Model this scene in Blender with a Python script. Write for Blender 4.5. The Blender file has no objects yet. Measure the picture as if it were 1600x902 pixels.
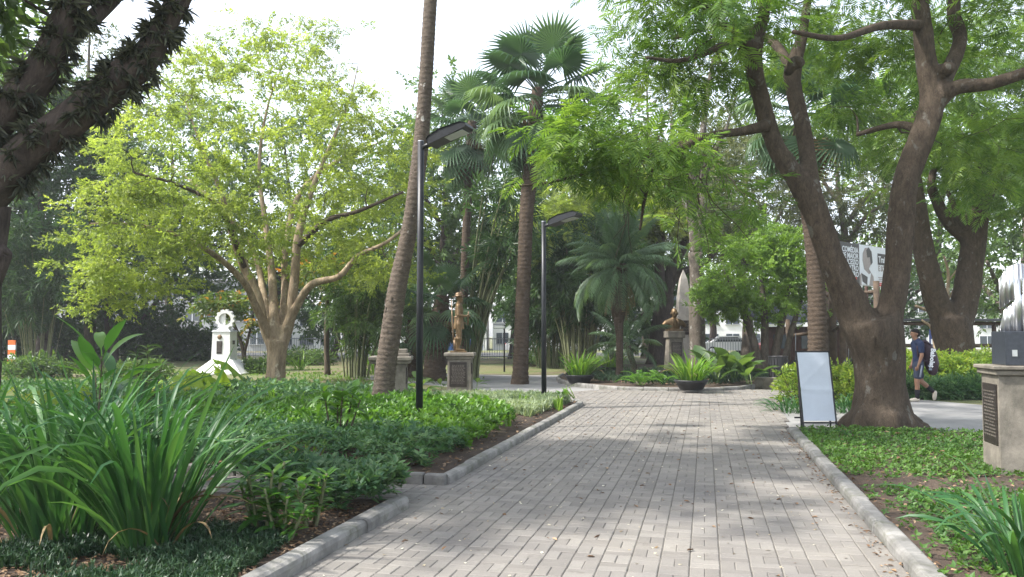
import bpy, math, random
import numpy as np
from mathutils import Vector, Matrix

rng = np.random.default_rng(11)
random.seed(11)
sc = bpy.context.scene
COL = sc.collection

# ---------------------------------------------------------------- camera, sky, sun, exposure
CAM_H = 1.6
FPX = 1300.0                       # focal length in pixels of the 1600 px wide photograph
PITCH = math.atan(72.0 / FPX)
cam_data = bpy.data.cameras.new('camera')
cam_data.sensor_width = 36.0
cam_data.lens = 36.0 * FPX / 1600.0
cam_data.clip_start = 0.05
cam_data.clip_end = 2000.0
cam = bpy.data.objects.new('camera', cam_data)
COL.objects.link(cam)
cam.location = (0, 0, CAM_H)
cam.rotation_euler = (math.pi / 2 + PITCH, 0, 0)
sc.camera = cam

SUN_DIR = Vector((-0.62, -0.16, 0.77)).normalized()     # towards the sun
world = bpy.data.worlds.new('World')
sc.world = world
world.use_nodes = True
wn = world.node_tree
wn.nodes.clear()
w_out = wn.nodes.new('ShaderNodeOutputWorld')
w_bg = wn.nodes.new('ShaderNodeBackground')
w_sky = wn.nodes.new('ShaderNodeTexSky')
w_sky.sky_type = 'NISHITA'
w_sky.sun_disc = False
w_sky.sun_elevation = math.asin(SUN_DIR.z)
w_sky.sun_rotation = math.atan2(SUN_DIR.x, SUN_DIR.y)
w_sky.air_density = 1.0
w_sky.dust_density = 2.0
w_sky.ozone_density = 1.0
w_hsv = wn.nodes.new('ShaderNodeHueSaturation')
w_hsv.inputs['Saturation'].default_value = 0.45        # milky, thinly clouded sky
w_bg.inputs['Strength'].default_value = 0.15
wn.links.new(w_sky.outputs[0], w_hsv.inputs['Color'])
wn.links.new(w_hsv.outputs[0], w_bg.inputs['Color'])
wn.links.new(w_bg.outputs[0], w_out.inputs['Surface'])

sun_data = bpy.data.lights.new('sun', 'SUN')
sun_data.energy = 2.5
sun_data.angle = math.radians(2.0)
sun_data.color = (1.0, 0.96, 0.90)
sun = bpy.data.objects.new('sun', sun_data)
COL.objects.link(sun)
sun.rotation_euler = SUN_DIR.to_track_quat('Z', 'Y').to_euler()
sun.location = (-20, -5, 30)

sc.view_settings.view_transform = 'Standard'
sc.view_settings.look = 'None'
sc.view_settings.exposure = 1.74
sc.view_settings.gamma = 1.0
sc.view_settings.use_curve_mapping = False
sc.cycles.max_bounces = 7
sc.cycles.diffuse_bounces = 4
sc.cycles.glossy_bounces = 2
sc.cycles.transmission_bounces = 5
sc.cycles.transparent_max_bounces = 4
sc.cycles.caustics_reflective = False
sc.cycles.caustics_refractive = False

# ---------------------------------------------------------------- from the photograph's pixels to the place
CP, SP = math.cos(PITCH), math.sin(PITCH)
def P(px, py, d):
    """point seen at photo pixel (px, py) at forward distance d"""
    x = (px - 800.0) / FPX; u = (451.0 - py) / FPX
    Y = CP - u * SP; Z = SP + u * CP
    s = d / Y
    return np.array((x * s, d, CAM_H + Z * s))
def G(px, py, z=0.0):
    """ground point seen at photo pixel (px, py)"""
    x = (px - 800.0) / FPX; u = (451.0 - py) / FPX
    Y = CP - u * SP; Z = SP + u * CP
    s = (z - CAM_H) / Z
    return np.array((x * s, Y * s, z))
PA = math.atan(301.0 / FPX)             # the brick path runs 13 degrees to the right
DU = np.array((math.sin(PA), math.cos(PA))); DV = np.array((math.cos(PA), -math.sin(PA)))
def UV(u, v, z=0.0):
    p = DU * u + DV * v
    return np.array((p[0], p[1], z))
def pxm(w, d):
    return w / FPX * d

# ---------------------------------------------------------------- objects
def tag(o, label=None, cat=None, group=None, kind=None):
    if label: o['label'] = label
    if cat: o['category'] = cat
    if group: o['group'] = group
    if kind: o['kind'] = kind
    return o
def thing(name, label, cat, loc=(0, 0, 0), group=None, rz=0.0):
    o = bpy.data.objects.new(name, None)
    o.empty_display_size = 0.2
    COL.objects.link(o)
    o.location = [float(c) for c in loc]
    o.rotation_euler = (0, 0, rz)
    return tag(o, label, cat, group)
def obj(name, me, mat=None, parent=None, loc=None, rot=None, scale=None):
    o = bpy.data.objects.new(name, me)
    COL.objects.link(o)
    if mat is not None and len(me.materials) == 0:
        me.materials.append(mat)
    if parent is not None: o.parent = parent
    if loc is not None: o.location = [float(c) for c in loc]
    if rot is not None: o.rotation_euler = rot
    if scale is not None: o.scale = (scale,) * 3 if np.isscalar(scale) else scale
    return o

def np_mesh(name, V, Q=None, T=None, rnd=None, smooth=True):
    V = np.asarray(V, dtype=np.float32).reshape(-1, 3)
    nq = 0 if Q is None else len(Q)
    nt = 0 if T is None else len(T)
    me = bpy.data.meshes.new(name)
    me.vertices.add(len(V))
    me.vertices.foreach_set('co', V.ravel())
    li = []; ls = []
    if nq:
        li.append(np.asarray(Q, dtype=np.int32).ravel()); ls.append(np.arange(nq, dtype=np.int32) * 4)
    if nt:
        li.append(np.asarray(T, dtype=np.int32).ravel()); ls.append(nq * 4 + np.arange(nt, dtype=np.int32) * 3)
    li = np.concatenate(li); ls = np.concatenate(ls)
    me.loops.add(len(li)); me.loops.foreach_set('vertex_index', li)
    me.polygons.add(nq + nt); me.polygons.foreach_set('loop_start', ls)
    me.update(calc_edges=True)
    me.polygons.foreach_set('use_smooth', np.full(nq + nt, smooth, dtype=bool))
    if rnd is not None:
        at = me.attributes.new('rnd', 'FLOAT', 'POINT')
        at.data.foreach_set('value', np.asarray(rnd, dtype=np.float32))
    me.update()
    return me

def catmull(pts, rad, k=5):
    pts = np.asarray(pts, float); rad = np.asarray(rad, float)
    n = len(pts)
    if n < 3: 
        t = np.linspace(0, 1, k + 1)[:, None]
        return pts[0] * (1 - t) + pts[-1] * t, rad[0] * (1 - t[:, 0]) + rad[-1] * t[:, 0]
    e = np.vstack([2 * pts[0] - pts[1], pts, 2 * pts[-1] - pts[-2]])
    op, orr = [], []
    for i in range(n - 1):
        p0, p1, p2, p3 = e[i], e[i + 1], e[i + 2], e[i + 3]
        for j in range(k):
            t = j / k
            op.append(0.5 * ((2 * p1) + (-p0 + p2) * t + (2 * p0 - 5 * p1 + 4 * p2 - p3) * t * t + (-p0 + 3 * p1 - 3 * p2 + p3) * t ** 3))
            orr.append(rad[i] * (1 - t) + rad[i + 1] * t)
    op.append(pts[-1]); orr.append(rad[-1])
    return np.array(op), np.array(orr)

class MB:
    """collects shapes into one mesh"""
    def __init__(s):
        s.V = []; s.Q = []; s.T = []; s.n = 0; s.R = []
    def add(s, V, Q=None, T=None, rnd=None):
        V = np.asarray(V, float).reshape(-1, 3)
        if Q is not None and len(Q): s.Q.append(np.asarray(Q, int) + s.n)
        if T is not None and len(T): s.T.append(np.asarray(T, int) + s.n)
        s.V.append(V); s.n += len(V)
        s.R.append(np.full(len(V), rng.random()) if rnd is None else (np.full(len(V), rnd) if np.isscalar(rnd) else np.asarray(rnd)))
        return s
    def tube(s, pts, rad, n=8, fn=None, cap=True):
        pts = np.asarray(pts, float); rad = np.asarray(rad, float) * np.ones(len(pts))
        m = len(pts)
        tg = np.gradient(pts, axis=0); tg /= np.linalg.norm(tg, axis=1)[:, None] + 1e-9
        a = np.array((1.0, 0, 0)) if abs(tg[0][0]) < 0.8 else np.array((0, 1.0, 0))
        x = a - tg[0] * np.dot(a, tg[0]); x /= np.linalg.norm(x)
        th = np.arange(n) * 2 * math.pi / n
        ct, st = np.cos(th), np.sin(th)
        rings = []
        for i in range(m):
            x = x - tg[i] * np.dot(x, tg[i]); x /= np.linalg.norm(x) + 1e-9
            y = np.cross(tg[i], x)
            r = rad[i] * (np.ones(n) if fn is None else fn(i, th, pts[i]))
            rings.append(pts[i] + (ct * r)[:, None] * x + (st * r)[:, None] * y)
        V = np.vstack(rings)
        i = np.arange(m - 1)[:, None] * n; j = np.arange(n)[None]; k = (j + 1) % n
        Q = np.stack([i + j, i + k, i + n + k, i + n + j], -1).reshape(-1, 4)
        T = None
        if cap:
            V = np.vstack([V, pts[0], pts[-1]])
            jj = np.arange(n); kk = (jj + 1) % n
            T = np.vstack([np.stack([kk, jj, np.full(n, m * n)], -1),
                           np.stack([(m - 1) * n + jj, (m - 1) * n + kk, np.full(n, m * n + 1)], -1)])
        return s.add(V, Q, T)
    def box(s, c, size, rz=0.0, taper=1.0, bev=0.0, taper_y=None):
        """box centred on c (its base centre), size (x, y, z); taper scales the top"""
        x, y, z = [k * 0.5 for k in size[:2]] + [size[2]]
        ty = taper if taper_y is None else taper_y
        def ring(f, g, zz): return [(-x * f, -y * g, zz), (x * f, -y * g, zz), (x * f, y * g, zz), (-x * f, y * g, zz)]
        if bev > 0:
            bx, by = 1 - bev / x, 1 - bev / y
            L = ring(bx, by, 0) + ring(1, 1, bev) + ring(taper, ty, z - bev) + ring(taper * bx, ty * by, z)
        else:
            L = ring(1, 1, 0) + ring(taper, ty, z)
        V = np.array(L); m = len(V) // 4
        ca, sa = math.cos(rz), math.sin(rz)
        V = np.stack([V[:, 0] * ca - V[:, 1] * sa, V[:, 0] * sa + V[:, 1] * ca, V[:, 2]], -1) + np.asarray(c, float)
        Q = [[3, 2, 1, 0], [4 * m - 4, 4 * m - 3, 4 * m - 2, 4 * m - 1]]
        for i in range(m - 1):
            for j in range(4):
                k = (j + 1) % 4
                Q.append([4 * i + j, 4 * i + k, 4 * i + 4 + k, 4 * i + 4 + j])
        return s.add(V, Q)
    def lathe(s, c, prof, n=20, sx=1.0, sy=1.0):
        prof = np.asarray(prof, float); m = len(prof)
        th = np.arange(n) * 2 * math.pi / n
        V = np.stack([np.outer(prof[:, 0], np.cos(th) * sx), np.outer(prof[:, 0], np.sin(th) * sy), np.repeat(prof[:, 1][:, None], n, 1)], -1).reshape(-1, 3)
        i = np.arange(m - 1)[:, None] * n; j = np.arange(n)[None]; k = (j + 1) % n
        Q = np.stack([i + j, i + k, i + n + k, i + n + j], -1).reshape(-1, 4)
        return s.add(V + np.asarray(c, float), Q)
    def ball(s, c, r, n=12, m=8):
        a = np.linspace(0.02, math.pi - 0.02, m)
        r = np.ones(3) * r
        V0 = MB().lathe((0, 0, 0), np.stack([np.sin(a), -np.cos(a)], -1), n)
        return s.add(V0.V[0] * r + np.asarray(c, float), V0.Q[0])
    def prism(s, poly, h, axis=2, off=0.0):
        """flat polygon (list of (a, b)) extruded by h along axis"""
        m = len(poly); V = []
        for zz in (off, off + h):
            for a, b in poly:
                V.append({2: (a, b, zz), 1: (a, zz, b), 0: (zz, a, b)}[axis])
        V = np.array(V); c0 = V[:m].mean(0); c1 = V[m:].mean(0)
        V = np.vstack([V, c0, c1])
        j = np.arange(m); k = (j + 1) % m
        Q = np.stack([j, k, m + k, m + j], -1)
        T = np.vstack([np.stack([k, j, np.full(m, 2 * m)], -1), np.stack([m + j, m + k, np.full(m, 2 * m + 1)], -1)])
        return s.add(V, Q, T)
    def mesh(s, name, base=None, smooth=False):
        V = np.vstack(s.V)
        if base is not None: V = V - np.asarray(base, float)
        return np_mesh(name, V, np.vstack(s.Q) if s.Q else None, np.vstack(s.T) if s.T else None, np.concatenate(s.R), smooth)
    def build(s, name, mat, parent=None, base=None, smooth=False, **kw):
        return obj(name, s.mesh(name, base, smooth), mat, parent, **kw)
def rotz(V, a):
    c, s_ = math.cos(a), math.sin(a)
    V = np.asarray(V, float)
    return np.stack([V[..., 0] * c - V[..., 1] * s_, V[..., 0] * s_ + V[..., 1] * c, V[..., 2]], -1)

# ---------------------------------------------------------------- scattering leaves in numpy
def unit(a):
    return a / (np.linalg.norm(a, axis=-1, keepdims=True) + 1e-9)
def basis(d, up):
    y = unit(d); x = unit(np.cross(y, up)); z = np.cross(x, y)
    return np.stack([x, y, z], -1)
def scatter(tmpl, pos, R, s, name, rnd=None, smooth=False, base=None, jit=0.25):
    TV, TQ = tmpl[0], tmpl[1]
    TT = tmpl[2] if len(tmpl) > 2 else None
    N = len(pos); m = len(TV)
    s = np.asarray(s) * np.ones(N)
    V = np.einsum('nij,mj->nmi', R, TV) * s[:, None, None] + pos[:, None, :]
    if base is not None: V = V - np.asarray(base)
    off = (np.arange(N) * m)[:, None, None]
    Q = (TQ[None] + off).reshape(-1, 4) if TQ is not None and len(TQ) else None
    T = (TT[None] + off).reshape(-1, 3) if TT is not None and len(TT) else None
    r = rng.random(N) if rnd is None else rnd
    rr = np.repeat(r, m)
    if len(tmpl) > 3:                       # each leaf of a sprig differs a little
        rr = np.clip(rr + np.tile((tmpl[3] - 0.5) * jit * 2, N), 0, 1)
    return np_mesh(name, V.reshape(-1, 3), Q, T, rr, smooth)
def merge_t(parts):
    V = []; Q = []; R = []; n = 0
    for (v, q) in parts:
        V.append(v); Q.append(q + n); n += len(v); R.append(np.full(len(v), rng.random()))
    return np.vstack(V), np.vstack(Q), None, np.concatenate(R)
def rhomb(L=1.0, w=0.42, cup=0.08, droop=0.0, at=0.42):
    V = np.array([(0, 0, 0), (w * L / 2, at * L, cup * L), (0, L, -droop * L), (-w * L / 2, at * L, cup * L)])
    return V, np.array([[0, 1, 2, 3]])
def leaf6(L=1.0, w=0.4, cup=0.06, droop=0.1):
    V = np.array([(0, 0, 0), (w * L * .5, .3 * L, cup * L), (w * L * .38, .68 * L, cup * L - droop * .4 * L), (0, L, -droop * L),
                  (-w * L * .38, .68 * L, cup * L - droop * .4 * L), (-w * L * .5, .3 * L, cup * L)])
    return V, np.array([[0, 1, 2, 3], [0, 3, 4, 5]])
def xf(part, yaw=0.0, pitch=0.0, roll=0.0, loc=(0, 0, 0), s=1.0):
    M = np.array((Matrix.Rotation(yaw, 3, 'Z') @ Matrix.Rotation(pitch, 3, 'X') @ Matrix.Rotation(roll, 3, 'Y')))
    return (part[0] * s) @ M.T + np.array(loc), part[1]
def t_sprig(n=7, leaf=rhomb, L=0.45, w=0.45, spread=1.0):
    out = []
    for i in range(n):
        t = (i + 0.6) / n
        sd = 1 if i % 2 else -1
        yaw = sd * (1.0 - 0.75 * t) * spread + rng.normal(0, .12) if i < n - 1 else 0.0
        out.append(xf(leaf(L * (1.05 - .35 * abs(t - .5)), w), yaw, rng.normal(-0.15, .25), rng.normal(0, .45), (0, t * 0.85, rng.normal(0, .03) - .12 * t * t)))
    return merge_t(out)
def t_rosette(n=6, leaf=leaf6, L=1.0, w=0.4, tilt=0.6, dt=0.25):
    out = []
    for i in range(n):
        out.append(xf(leaf(L * rng.uniform(.75, 1.1), w), 2 * math.pi * i / n + rng.normal(0, .25), tilt + rng.normal(0, dt), rng.normal(0, .2), (0, 0, rng.uniform(-.25, .05))))
    return merge_t(out)
def t_frond2(n=12, w=0.17):
    """feathery twice-divided leaf of the big tree"""
    out = []
    for i in range(n):
        t = (i + 1) / n
        L = 0.36 * math.sin(math.pi * (0.15 + 0.75 * t)) + .06
        for sd in (1, -1):
            out.append(xf(rhomb(L, w / L * .36, 0.02, .12, .5), sd * (-1.15 + .45 * t), rng.normal(-.12, .12), 0, (0, t, -.22 * t * t)))
    return merge_t(out)

def in_poly(p, poly):
    poly = np.asarray(poly)[:, :2]; x, y = p[:, 0], p[:, 1]
    c = np.zeros(len(p), bool); j = len(poly) - 1
    for i in range(len(poly)):
        xi, yi = poly[i]; xj, yj = poly[j]
        hit = ((yi > y) != (yj > y)) & (x < (xj - xi) * (y - yi) / (yj - yi + 1e-12) + xi)
        c ^= hit; j = i
    return c
def sample_poly(poly, n):
    poly = np.asarray(poly)[:, :2]
    lo, hi = poly.min(0), poly.max(0); out = []; k = 0
    while k < n:
        p = lo + rng.random((n * 2, 2)) * (hi - lo)
        p = p[in_poly(p, poly)]; out.append(p); k += len(p)
    return np.vstack(out)[:n]
def wob(p, s=1.0, ph=0.0):
    """cheap smooth noise in about -1..1"""
    x, y = p[..., 0] * s + ph, p[..., 1] * s - ph * 1.7
    return (np.sin(x * 1.3 + 1.1 * np.sin(y * .9 + ph)) + np.sin(y * 1.7 + 1.3 * np.sin(x * .8)) + np.sin((x + y) * 2.9 + ph) * .5 + np.sin((x - y * 1.3) * 4.7) * .3) / 2.8

# ---------------------------------------------------------------- materials
def new_mat(name):
    m = bpy.data.materials.new(name); m.use_nodes = True
    n = m.node_tree.nodes
    b = n['Principled BSDF']
    return m, m.node_tree, b
def ramp(nt, cols, fac=None):
    r = nt.nodes.new('ShaderNodeValToRGB')
    e = r.color_ramp.elements
    while len(e) < len(cols): e.new(0.5)
    for i, (pos, c) in enumerate(cols):
        e[i].position = pos; e[i].color = (*c, 1)
    if fac is not None: nt.links.new(fac, r.inputs[0])
    return r
def noise(nt, scale, detail=4, rough=.6, coord='pos', stretch=None, dist=0.0):
    t = nt.nodes.new('ShaderNodeTexNoise')
    t.inputs['Scale'].default_value = scale; t.inputs['Detail'].default_value = detail
    t.inputs['Roughness'].default_value = rough; t.inputs['Distortion'].default_value = dist
    if coord == 'pos':
        g = nt.nodes.new('ShaderNodeNewGeometry'); o = g.outputs['Position']
    else:
        g = nt.nodes.new('ShaderNodeTexCoord'); o = g.outputs['Object']
    if stretch is not None:
        mp = nt.nodes.new('ShaderNodeMapping'); mp.inputs['Scale'].default_value = stretch
        nt.links.new(o, mp.inputs[0]); o = mp.outputs[0]
    nt.links.new(o, t.inputs['Vector'])
    return t
def mixc(nt, fac, a, b, mode='MIX'):
    m = nt.nodes.new('ShaderNodeMix'); m.data_type = 'RGBA'; m.blend_type = mode
    for sock, v in ((m.inputs[0], fac), (m.inputs[6], a), (m.inputs[7], b)):
        if hasattr(v, 'links'): nt.links.new(v, sock)
        elif isinstance(v, (int, float)): sock.default_value = v
        else: sock.default_value = (*v, 1)
    return m.outputs[2]
def bump(nt, b, h, strength=.5, dist=.02):
    k = nt.nodes.new('ShaderNodeBump'); k.inputs['Strength'].default_value = strength; k.inputs['Distance'].default_value = dist
    nt.links.new(h, k.inputs['Height']); nt.links.new(k.outputs[0], b.inputs['Normal'])
def plain(name, c, rough=.6, metal=0.0, var=.25, scale=6.0, bmp=.15, spec=.4, coord='pos'):
    m, nt, b = new_mat(name)
    t = noise(nt, scale, 5, .65, coord)
    r = ramp(nt, [(.3, tuple(k * (1 - var) for k in c)), (.7, tuple(min(1, k * (1 + var)) for k in c))], t.outputs[0])
    nt.links.new(r.outputs[0], b.inputs['Base Color'])
    b.inputs['Roughness'].default_value = rough; b.inputs['Metallic'].default_value = metal
    b.inputs['Specular IOR Level'].default_value = spec
    if bmp: 
        t2 = noise(nt, scale * 8, 4, .7, coord); bump(nt, b, t2.outputs[0], bmp, .01)
    return m
def leaf_mat(name, cols, trans=.45, rough=.42, tcol=None, spec=.4):
    """cols: base colours from dark to light leaves; light also passes through the blade"""
    m, nt, b = new_mat(name)
    at = nt.nodes.new('ShaderNodeAttribute'); at.attribute_name = 'rnd'
    k = len(cols)
    r = ramp(nt, [(i / (k - 1), c) for i, c in enumerate(cols)], at.outputs['Fac'])
    big = noise(nt, 0.6, 2, .5)
    rb = ramp(nt, [(.3, (.8, .8, .8)), (.7, (1.2, 1.2, 1.1))], big.outputs[0])
    col = mixc(nt, 1.0, r.outputs[0], rb.outputs[0], 'MULTIPLY')
    nt.links.new(col, b.inputs['Base Color'])
    b.inputs['Roughness'].default_value = rough
    b.inputs['Specular IOR Level'].default_value = spec
    tr = nt.nodes.new('ShaderNodeBsdfTranslucent')
    tc = mixc(nt, 1.0, col, tcol or (1.4, 1.4, .7), 'MULTIPLY')
    nt.links.new(tc, tr.inputs[0])
    mx = nt.nodes.new('ShaderNodeMixShader'); mx.inputs[0].default_value = trans
    out = nt.nodes['Material Output']
    nt.links.new(b.outputs[0], mx.inputs[1]); nt.links.new(tr.outputs[0], mx.inputs[2]); nt.links.new(mx.outputs[0], out.inputs[0])
    return m
def bark_mat(name, c1, c2, c3=None, scale=7.0, stretch=(1, 1, .25), bmp=.9, patch=None, dist=.03):
    m, nt, b = new_mat(name)
    t = noise(nt, scale, 8, .7, 'obj', stretch, .6)
    r = ramp(nt, [(.32, c1), (.62, c2)] + ([(.75, c3)] if c3 else []), t.outputs[0])
    col = r.outputs[0]
    if patch:
        t3 = noise(nt, patch[1], 4, .6, 'obj', (1, 1, .7))
        r3 = ramp(nt, [(patch[2], (0, 0, 0)), (patch[2] + .05, (1, 1, 1))], t3.outputs[0])
        col = mixc(nt, r3.outputs[0], col, patch[0])
    nt.links.new(col, b.inputs['Base Color'])
    b.inputs['Roughness'].default_value = .9; b.inputs['Specular IOR Level'].default_value = .15
    fine = noise(nt, scale * 5, 6, .75, 'obj', (1, 1, max(.3, stretch[2])))
    rf = ramp(nt, [(.3, (.7, .7, .7)), (.7, (1.3, 1.3, 1.3))], fine.outputs[0])
    nt.links.new(mixc(nt, 1.0, col, rf.outputs[0], 'MULTIPLY'), b.inputs['Base Color'])
    add = nt.nodes.new('ShaderNodeMath'); add.operation = 'MULTIPLY_ADD'; add.inputs[1].default_value = .45
    nt.links.new(fine.outputs[0], add.inputs[0]); nt.links.new(t.outputs[0], add.inputs[2])
    bump(nt, b, add.outputs[0], bmp, dist)
    return m

M = {}
M['leaf_yellow'] = leaf_mat('leaf yellow green', [(.125, .18, .05), (.235, .305, .075), (.36, .42, .11)], .6)
M['leaf_feather'] = leaf_mat('leaf feathery green', [(.06, .13, .03), (.12, .21, .045), (.20, .30, .06)], .5)
M['leaf_mid'] = leaf_mat('leaf mid green', [(.045, .09, .03), (.085, .15, .045), (.14, .22, .06)], .42)
M['leaf_dark'] = leaf_mat('leaf dark green', [(.024, .058, .024), (.045, .098, .034), (.08, .145, .045)], .38, .4)
M['leaf_olive'] = leaf_mat('leaf olive grey', [(.05, .075, .03), (.09, .115, .045), (.14, .15, .06)], .4)
M['leaf_bush'] = leaf_mat('leaf fresh bush green', [(.08, .155, .03), (.15, .26, .045), (.23, .36, .065)], .5)
M['leaf_hedge'] = leaf_mat('leaf golden hedge', [(.08, .16, .025), (.18, .27, .035), (.31, .37, .055)], .4)
M['leaf_fan'] = leaf_mat('leaf fan palm', [(.045, .095, .055), (.08, .145, .08), (.125, .195, .105)], .38, .4)
M['leaf_pinnate'] = leaf_mat('leaf feather palm', [(.05, .105, .065), (.085, .155, .09), (.13, .205, .115)], .35, .4)
M['leaf_dead'] = leaf_mat('leaf dead palm', [(.10, .07, .035), (.17, .12, .06), (.25, .19, .10)], .25, .8, (1, .9, .7))
M['leaf_strap'] = leaf_mat('leaf strap', [(.025, .085, .03), (.04, .115, .038), (.075, .17, .05)], .33, .42, spec=.3)
M['leaf_lily'] = leaf_mat('leaf light strap', [(.07, .17, .025), (.12, .24, .03), (.20, .32, .05)], .45, .3)
M['leaf_cover'] = leaf_mat('leaf ground cover', [(.04, .10, .052), (.075, .16, .07), (.14, .235, .105)], .34, .45, spec=.3)
M['leaf_cover2'] = leaf_mat('leaf bright ground cover', [(.05, .13, .02), (.09, .20, .03), (.15, .28, .045)], .4, .35)
M['leaf_lawn'] = leaf_mat('leaf lawn cover', [(.035, .095, .02), (.06, .14, .025), (.10, .19, .035)], .35, .5)
M['leaf_mondo'] = leaf_mat('leaf dwarf grass', [(.015, .04, .022), (.025, .06, .03), (.045, .085, .04)], .25, .4)
M['leaf_silver'] = leaf_mat('leaf variegated grass', [(.11, .17, .09), (.20, .26, .16), (.32, .37, .26)], .35, .5)
M['leaf_paddle'] = leaf_mat('leaf paddle', [(.04, .13, .03), (.08, .20, .04), (.15, .30, .05)], .5, .3)
M['leaf_gold'] = leaf_mat('leaf golden lobed', [(.10, .18, .03), (.21, .30, .04), (.36, .40, .06)], .5, .35)
M['leaf_epi'] = leaf_mat('leaf epiphyte', [(.04, .05, .04), (.085, .095, .07), (.16, .17, .12)], .3, .45)
M['leaf_orange'] = leaf_mat('leaf turning orange', [(.06, .12, .03), (.09, .15, .03), (.12, .17, .03), (.16, .18, .03), (.55, .22, .04)], .45)

M['bark_main'] = bark_mat('bark brown', (.042, .032, .024), (.088, .068, .05), (.14, .112, .085), 11, (1, 1, .4), 1.0, ((.12, .112, .095), 4.5, .62))
M['bark_dark'] = bark_mat('bark dark', (.035, .028, .025), (.095, .075, .065), None, 8, (1, 1, .3), 1.0)
M['bark_pale'] = bark_mat('bark pale smooth', (.14, .10, .065), (.33, .26, .18), (.45, .38, .28), 5, (1, 1, .2), .5, ((.42, .36, .27), 3.0, .62))
M['bark_mottled'] = bark_mat('bark mottled grey', (.065, .054, .043), (.145, .125, .103), None, 7, (1, 1, .6), .6, ((.27, .26, .235), 5.0, .60))
M['bark_palm'] = bark_mat('bark palm grey', (.062, .049, .038), (.145, .116, .092), None, 9, (1, 1, 2.2), .9, ((.42, .40, .36), 6.0, .66))
M['bark_fan'] = bark_mat('bark palm brown', (.04, .03, .023), (.10, .074, .054), None, 10, (1, 1, 2.0), 1.0)
M['bark_grey'] = bark_mat('bark grey', (.06, .05, .042), (.15, .125, .10), None, 7, (1, 1, .3), .8)
M['bamboo'] = bark_mat('bamboo cane', (.10, .115, .06), (.20, .21, .115), None, 3, (1, 1, .4), .2)
M['twig'] = bark_mat('twig', (.04, .03, .022), (.10, .078, .058), None, 9, (1, 1, .3), .5)

def paver_mat():
    m, nt, b = new_mat('concrete paver')
    at = nt.nodes.new('ShaderNodeAttribute'); at.attribute_name = 'rnd'
    r = ramp(nt, [(0, (.165, .153, .138)), (.5, (.19, .177, .16)), (1, (.222, .208, .188))], at.outputs['Fac'])
    big = noise(nt, .9, 5, .65)
    rb = ramp(nt, [(.3, (.78, .78, .80)), (.68, (1.12, 1.10, 1.06))], big.outputs[0])
    c = mixc(nt, 1.0, r.outputs[0], rb.outputs[0], 'MULTIPLY')
    st = noise(nt, 3.2, 6, .75, dist=1.0)
    rs = ramp(nt, [(.28, (.62, .60, .57)), (.42, (1, 1, 1))], st.outputs[0])
    c = mixc(nt, 1.0, c, rs.outputs[0], 'MULTIPLY')
    f = noise(nt, 90, 4, .8)
    rf = ramp(nt, [(.3, (.82, .82, .82)), (.7, (1.15, 1.15, 1.15))], f.outputs[0])
    c = mixc(nt, 1.0, c, rf.outputs[0], 'MULTIPLY')
    nt.links.new(c, b.inputs['Base Color']); b.inputs['Roughness'].default_value = .82
    bump(nt, b, f.outputs[0], .35, .004)
    return m
M['paver'] = paver_mat()
M['mortar'] = plain('sand joint', (.115, .105, .09), .95, scale=25)
def stained(m, col=(.09, .095, .06), scale=2.6, lo=.50, hi=.66):
    nt = m.node_tree; b = nt.nodes['Principled BSDF']
    src = b.inputs['Base Color'].links[0].from_socket
    t = noise(nt, scale, 8, .75, dist=1.2); r = ramp(nt, [(lo, (0, 0, 0)), (hi, (.8, .8, .8))], t.outputs[0])
    nt.links.new(mixc(nt, r.outputs[0], src, col), b.inputs['Base Color'])
    return m
M['kerb'] = plain('kerb concrete', (.205, .198, .185), .88, var=.45, scale=3.5, bmp=.35)
M['kerb_dark'] = plain('dark kerb concrete', (.15, .145, .135), .9, var=.35, scale=5, bmp=.35)
stained(M['kerb']); stained(M['kerb_dark'], (.05, .055, .035))
M['concrete'] = plain('path concrete', (.24, .235, .228), .85, var=.2, scale=1.2, bmp=.2)
def soil_mat():
    m, nt, b = new_mat('soil')
    t = noise(nt, 3.0, 8, .75); r = ramp(nt, [(.3, (.035, .024, .017)), (.55, (.085, .058, .040)), (.75, (.15, .105, .07))], t.outputs[0])
    nt.links.new(r.outputs[0], b.inputs['Base Color']); b.inputs['Roughness'].default_value = .95
    t2 = noise(nt, 40, 6, .7); bump(nt, b, t2.outputs[0], 1.0, .03)
    return m
M['soil'] = soil_mat()
def ground_mat():
    m, nt, b = new_mat('park ground')
    t = noise(nt, .35, 6, .65); r = ramp(nt, [(.38, (.13, .10, .06)), (.5, (.15, .15, .06)), (.62, (.10, .14, .035))], t.outputs[0])
    t2 = noise(nt, 22, 6, .75); r2 = ramp(nt, [(.3, (.6, .6, .6)), (.7, (1.3, 1.3, 1.3))], t2.outputs[0])
    c = mixc(nt, 1.0, r.outputs[0], r2.outputs[0], 'MULTIPLY')
    nt.links.new(c, b.inputs['Base Color']); b.inputs['Roughness'].default_value = .95
    bump(nt, b, t2.outputs[0], 1.0, .04)
    return m
M['ground'] = ground_mat()
M['chip'] = leaf_mat('mulch and litter', [(.10, .055, .03), (.20, .12, .07), (.34, .24, .16)], .1, .9, (1, 1, 1))
M['petal'] = leaf_mat('pale fallen bits', [(.20, .13, .06), (.45, .40, .30), (.65, .62, .52)], .2, .8, (1, 1, 1))
M['black_paint'] = plain('black painted metal', (.012, .014, .018), .42, var=.2, bmp=.05)
M['dark_frame'] = plain('dark frame', (.02, .02, .022), .5, var=.2, bmp=.05)
M['canvas'] = plain('pale banner canvas', (.50, .55, .62), .55, var=.06, scale=3, bmp=.1)
M['lamp_glass'] = plain('lamp glass', (.45, .48, .46), .2, var=.1, bmp=0)
M['stone'] = plain('pedestal stone', (.185, .165, .135), .85, var=.35, scale=4, bmp=.4)
stained(M['stone'], (.075, .07, .055), 1.8, .48, .7)
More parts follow.
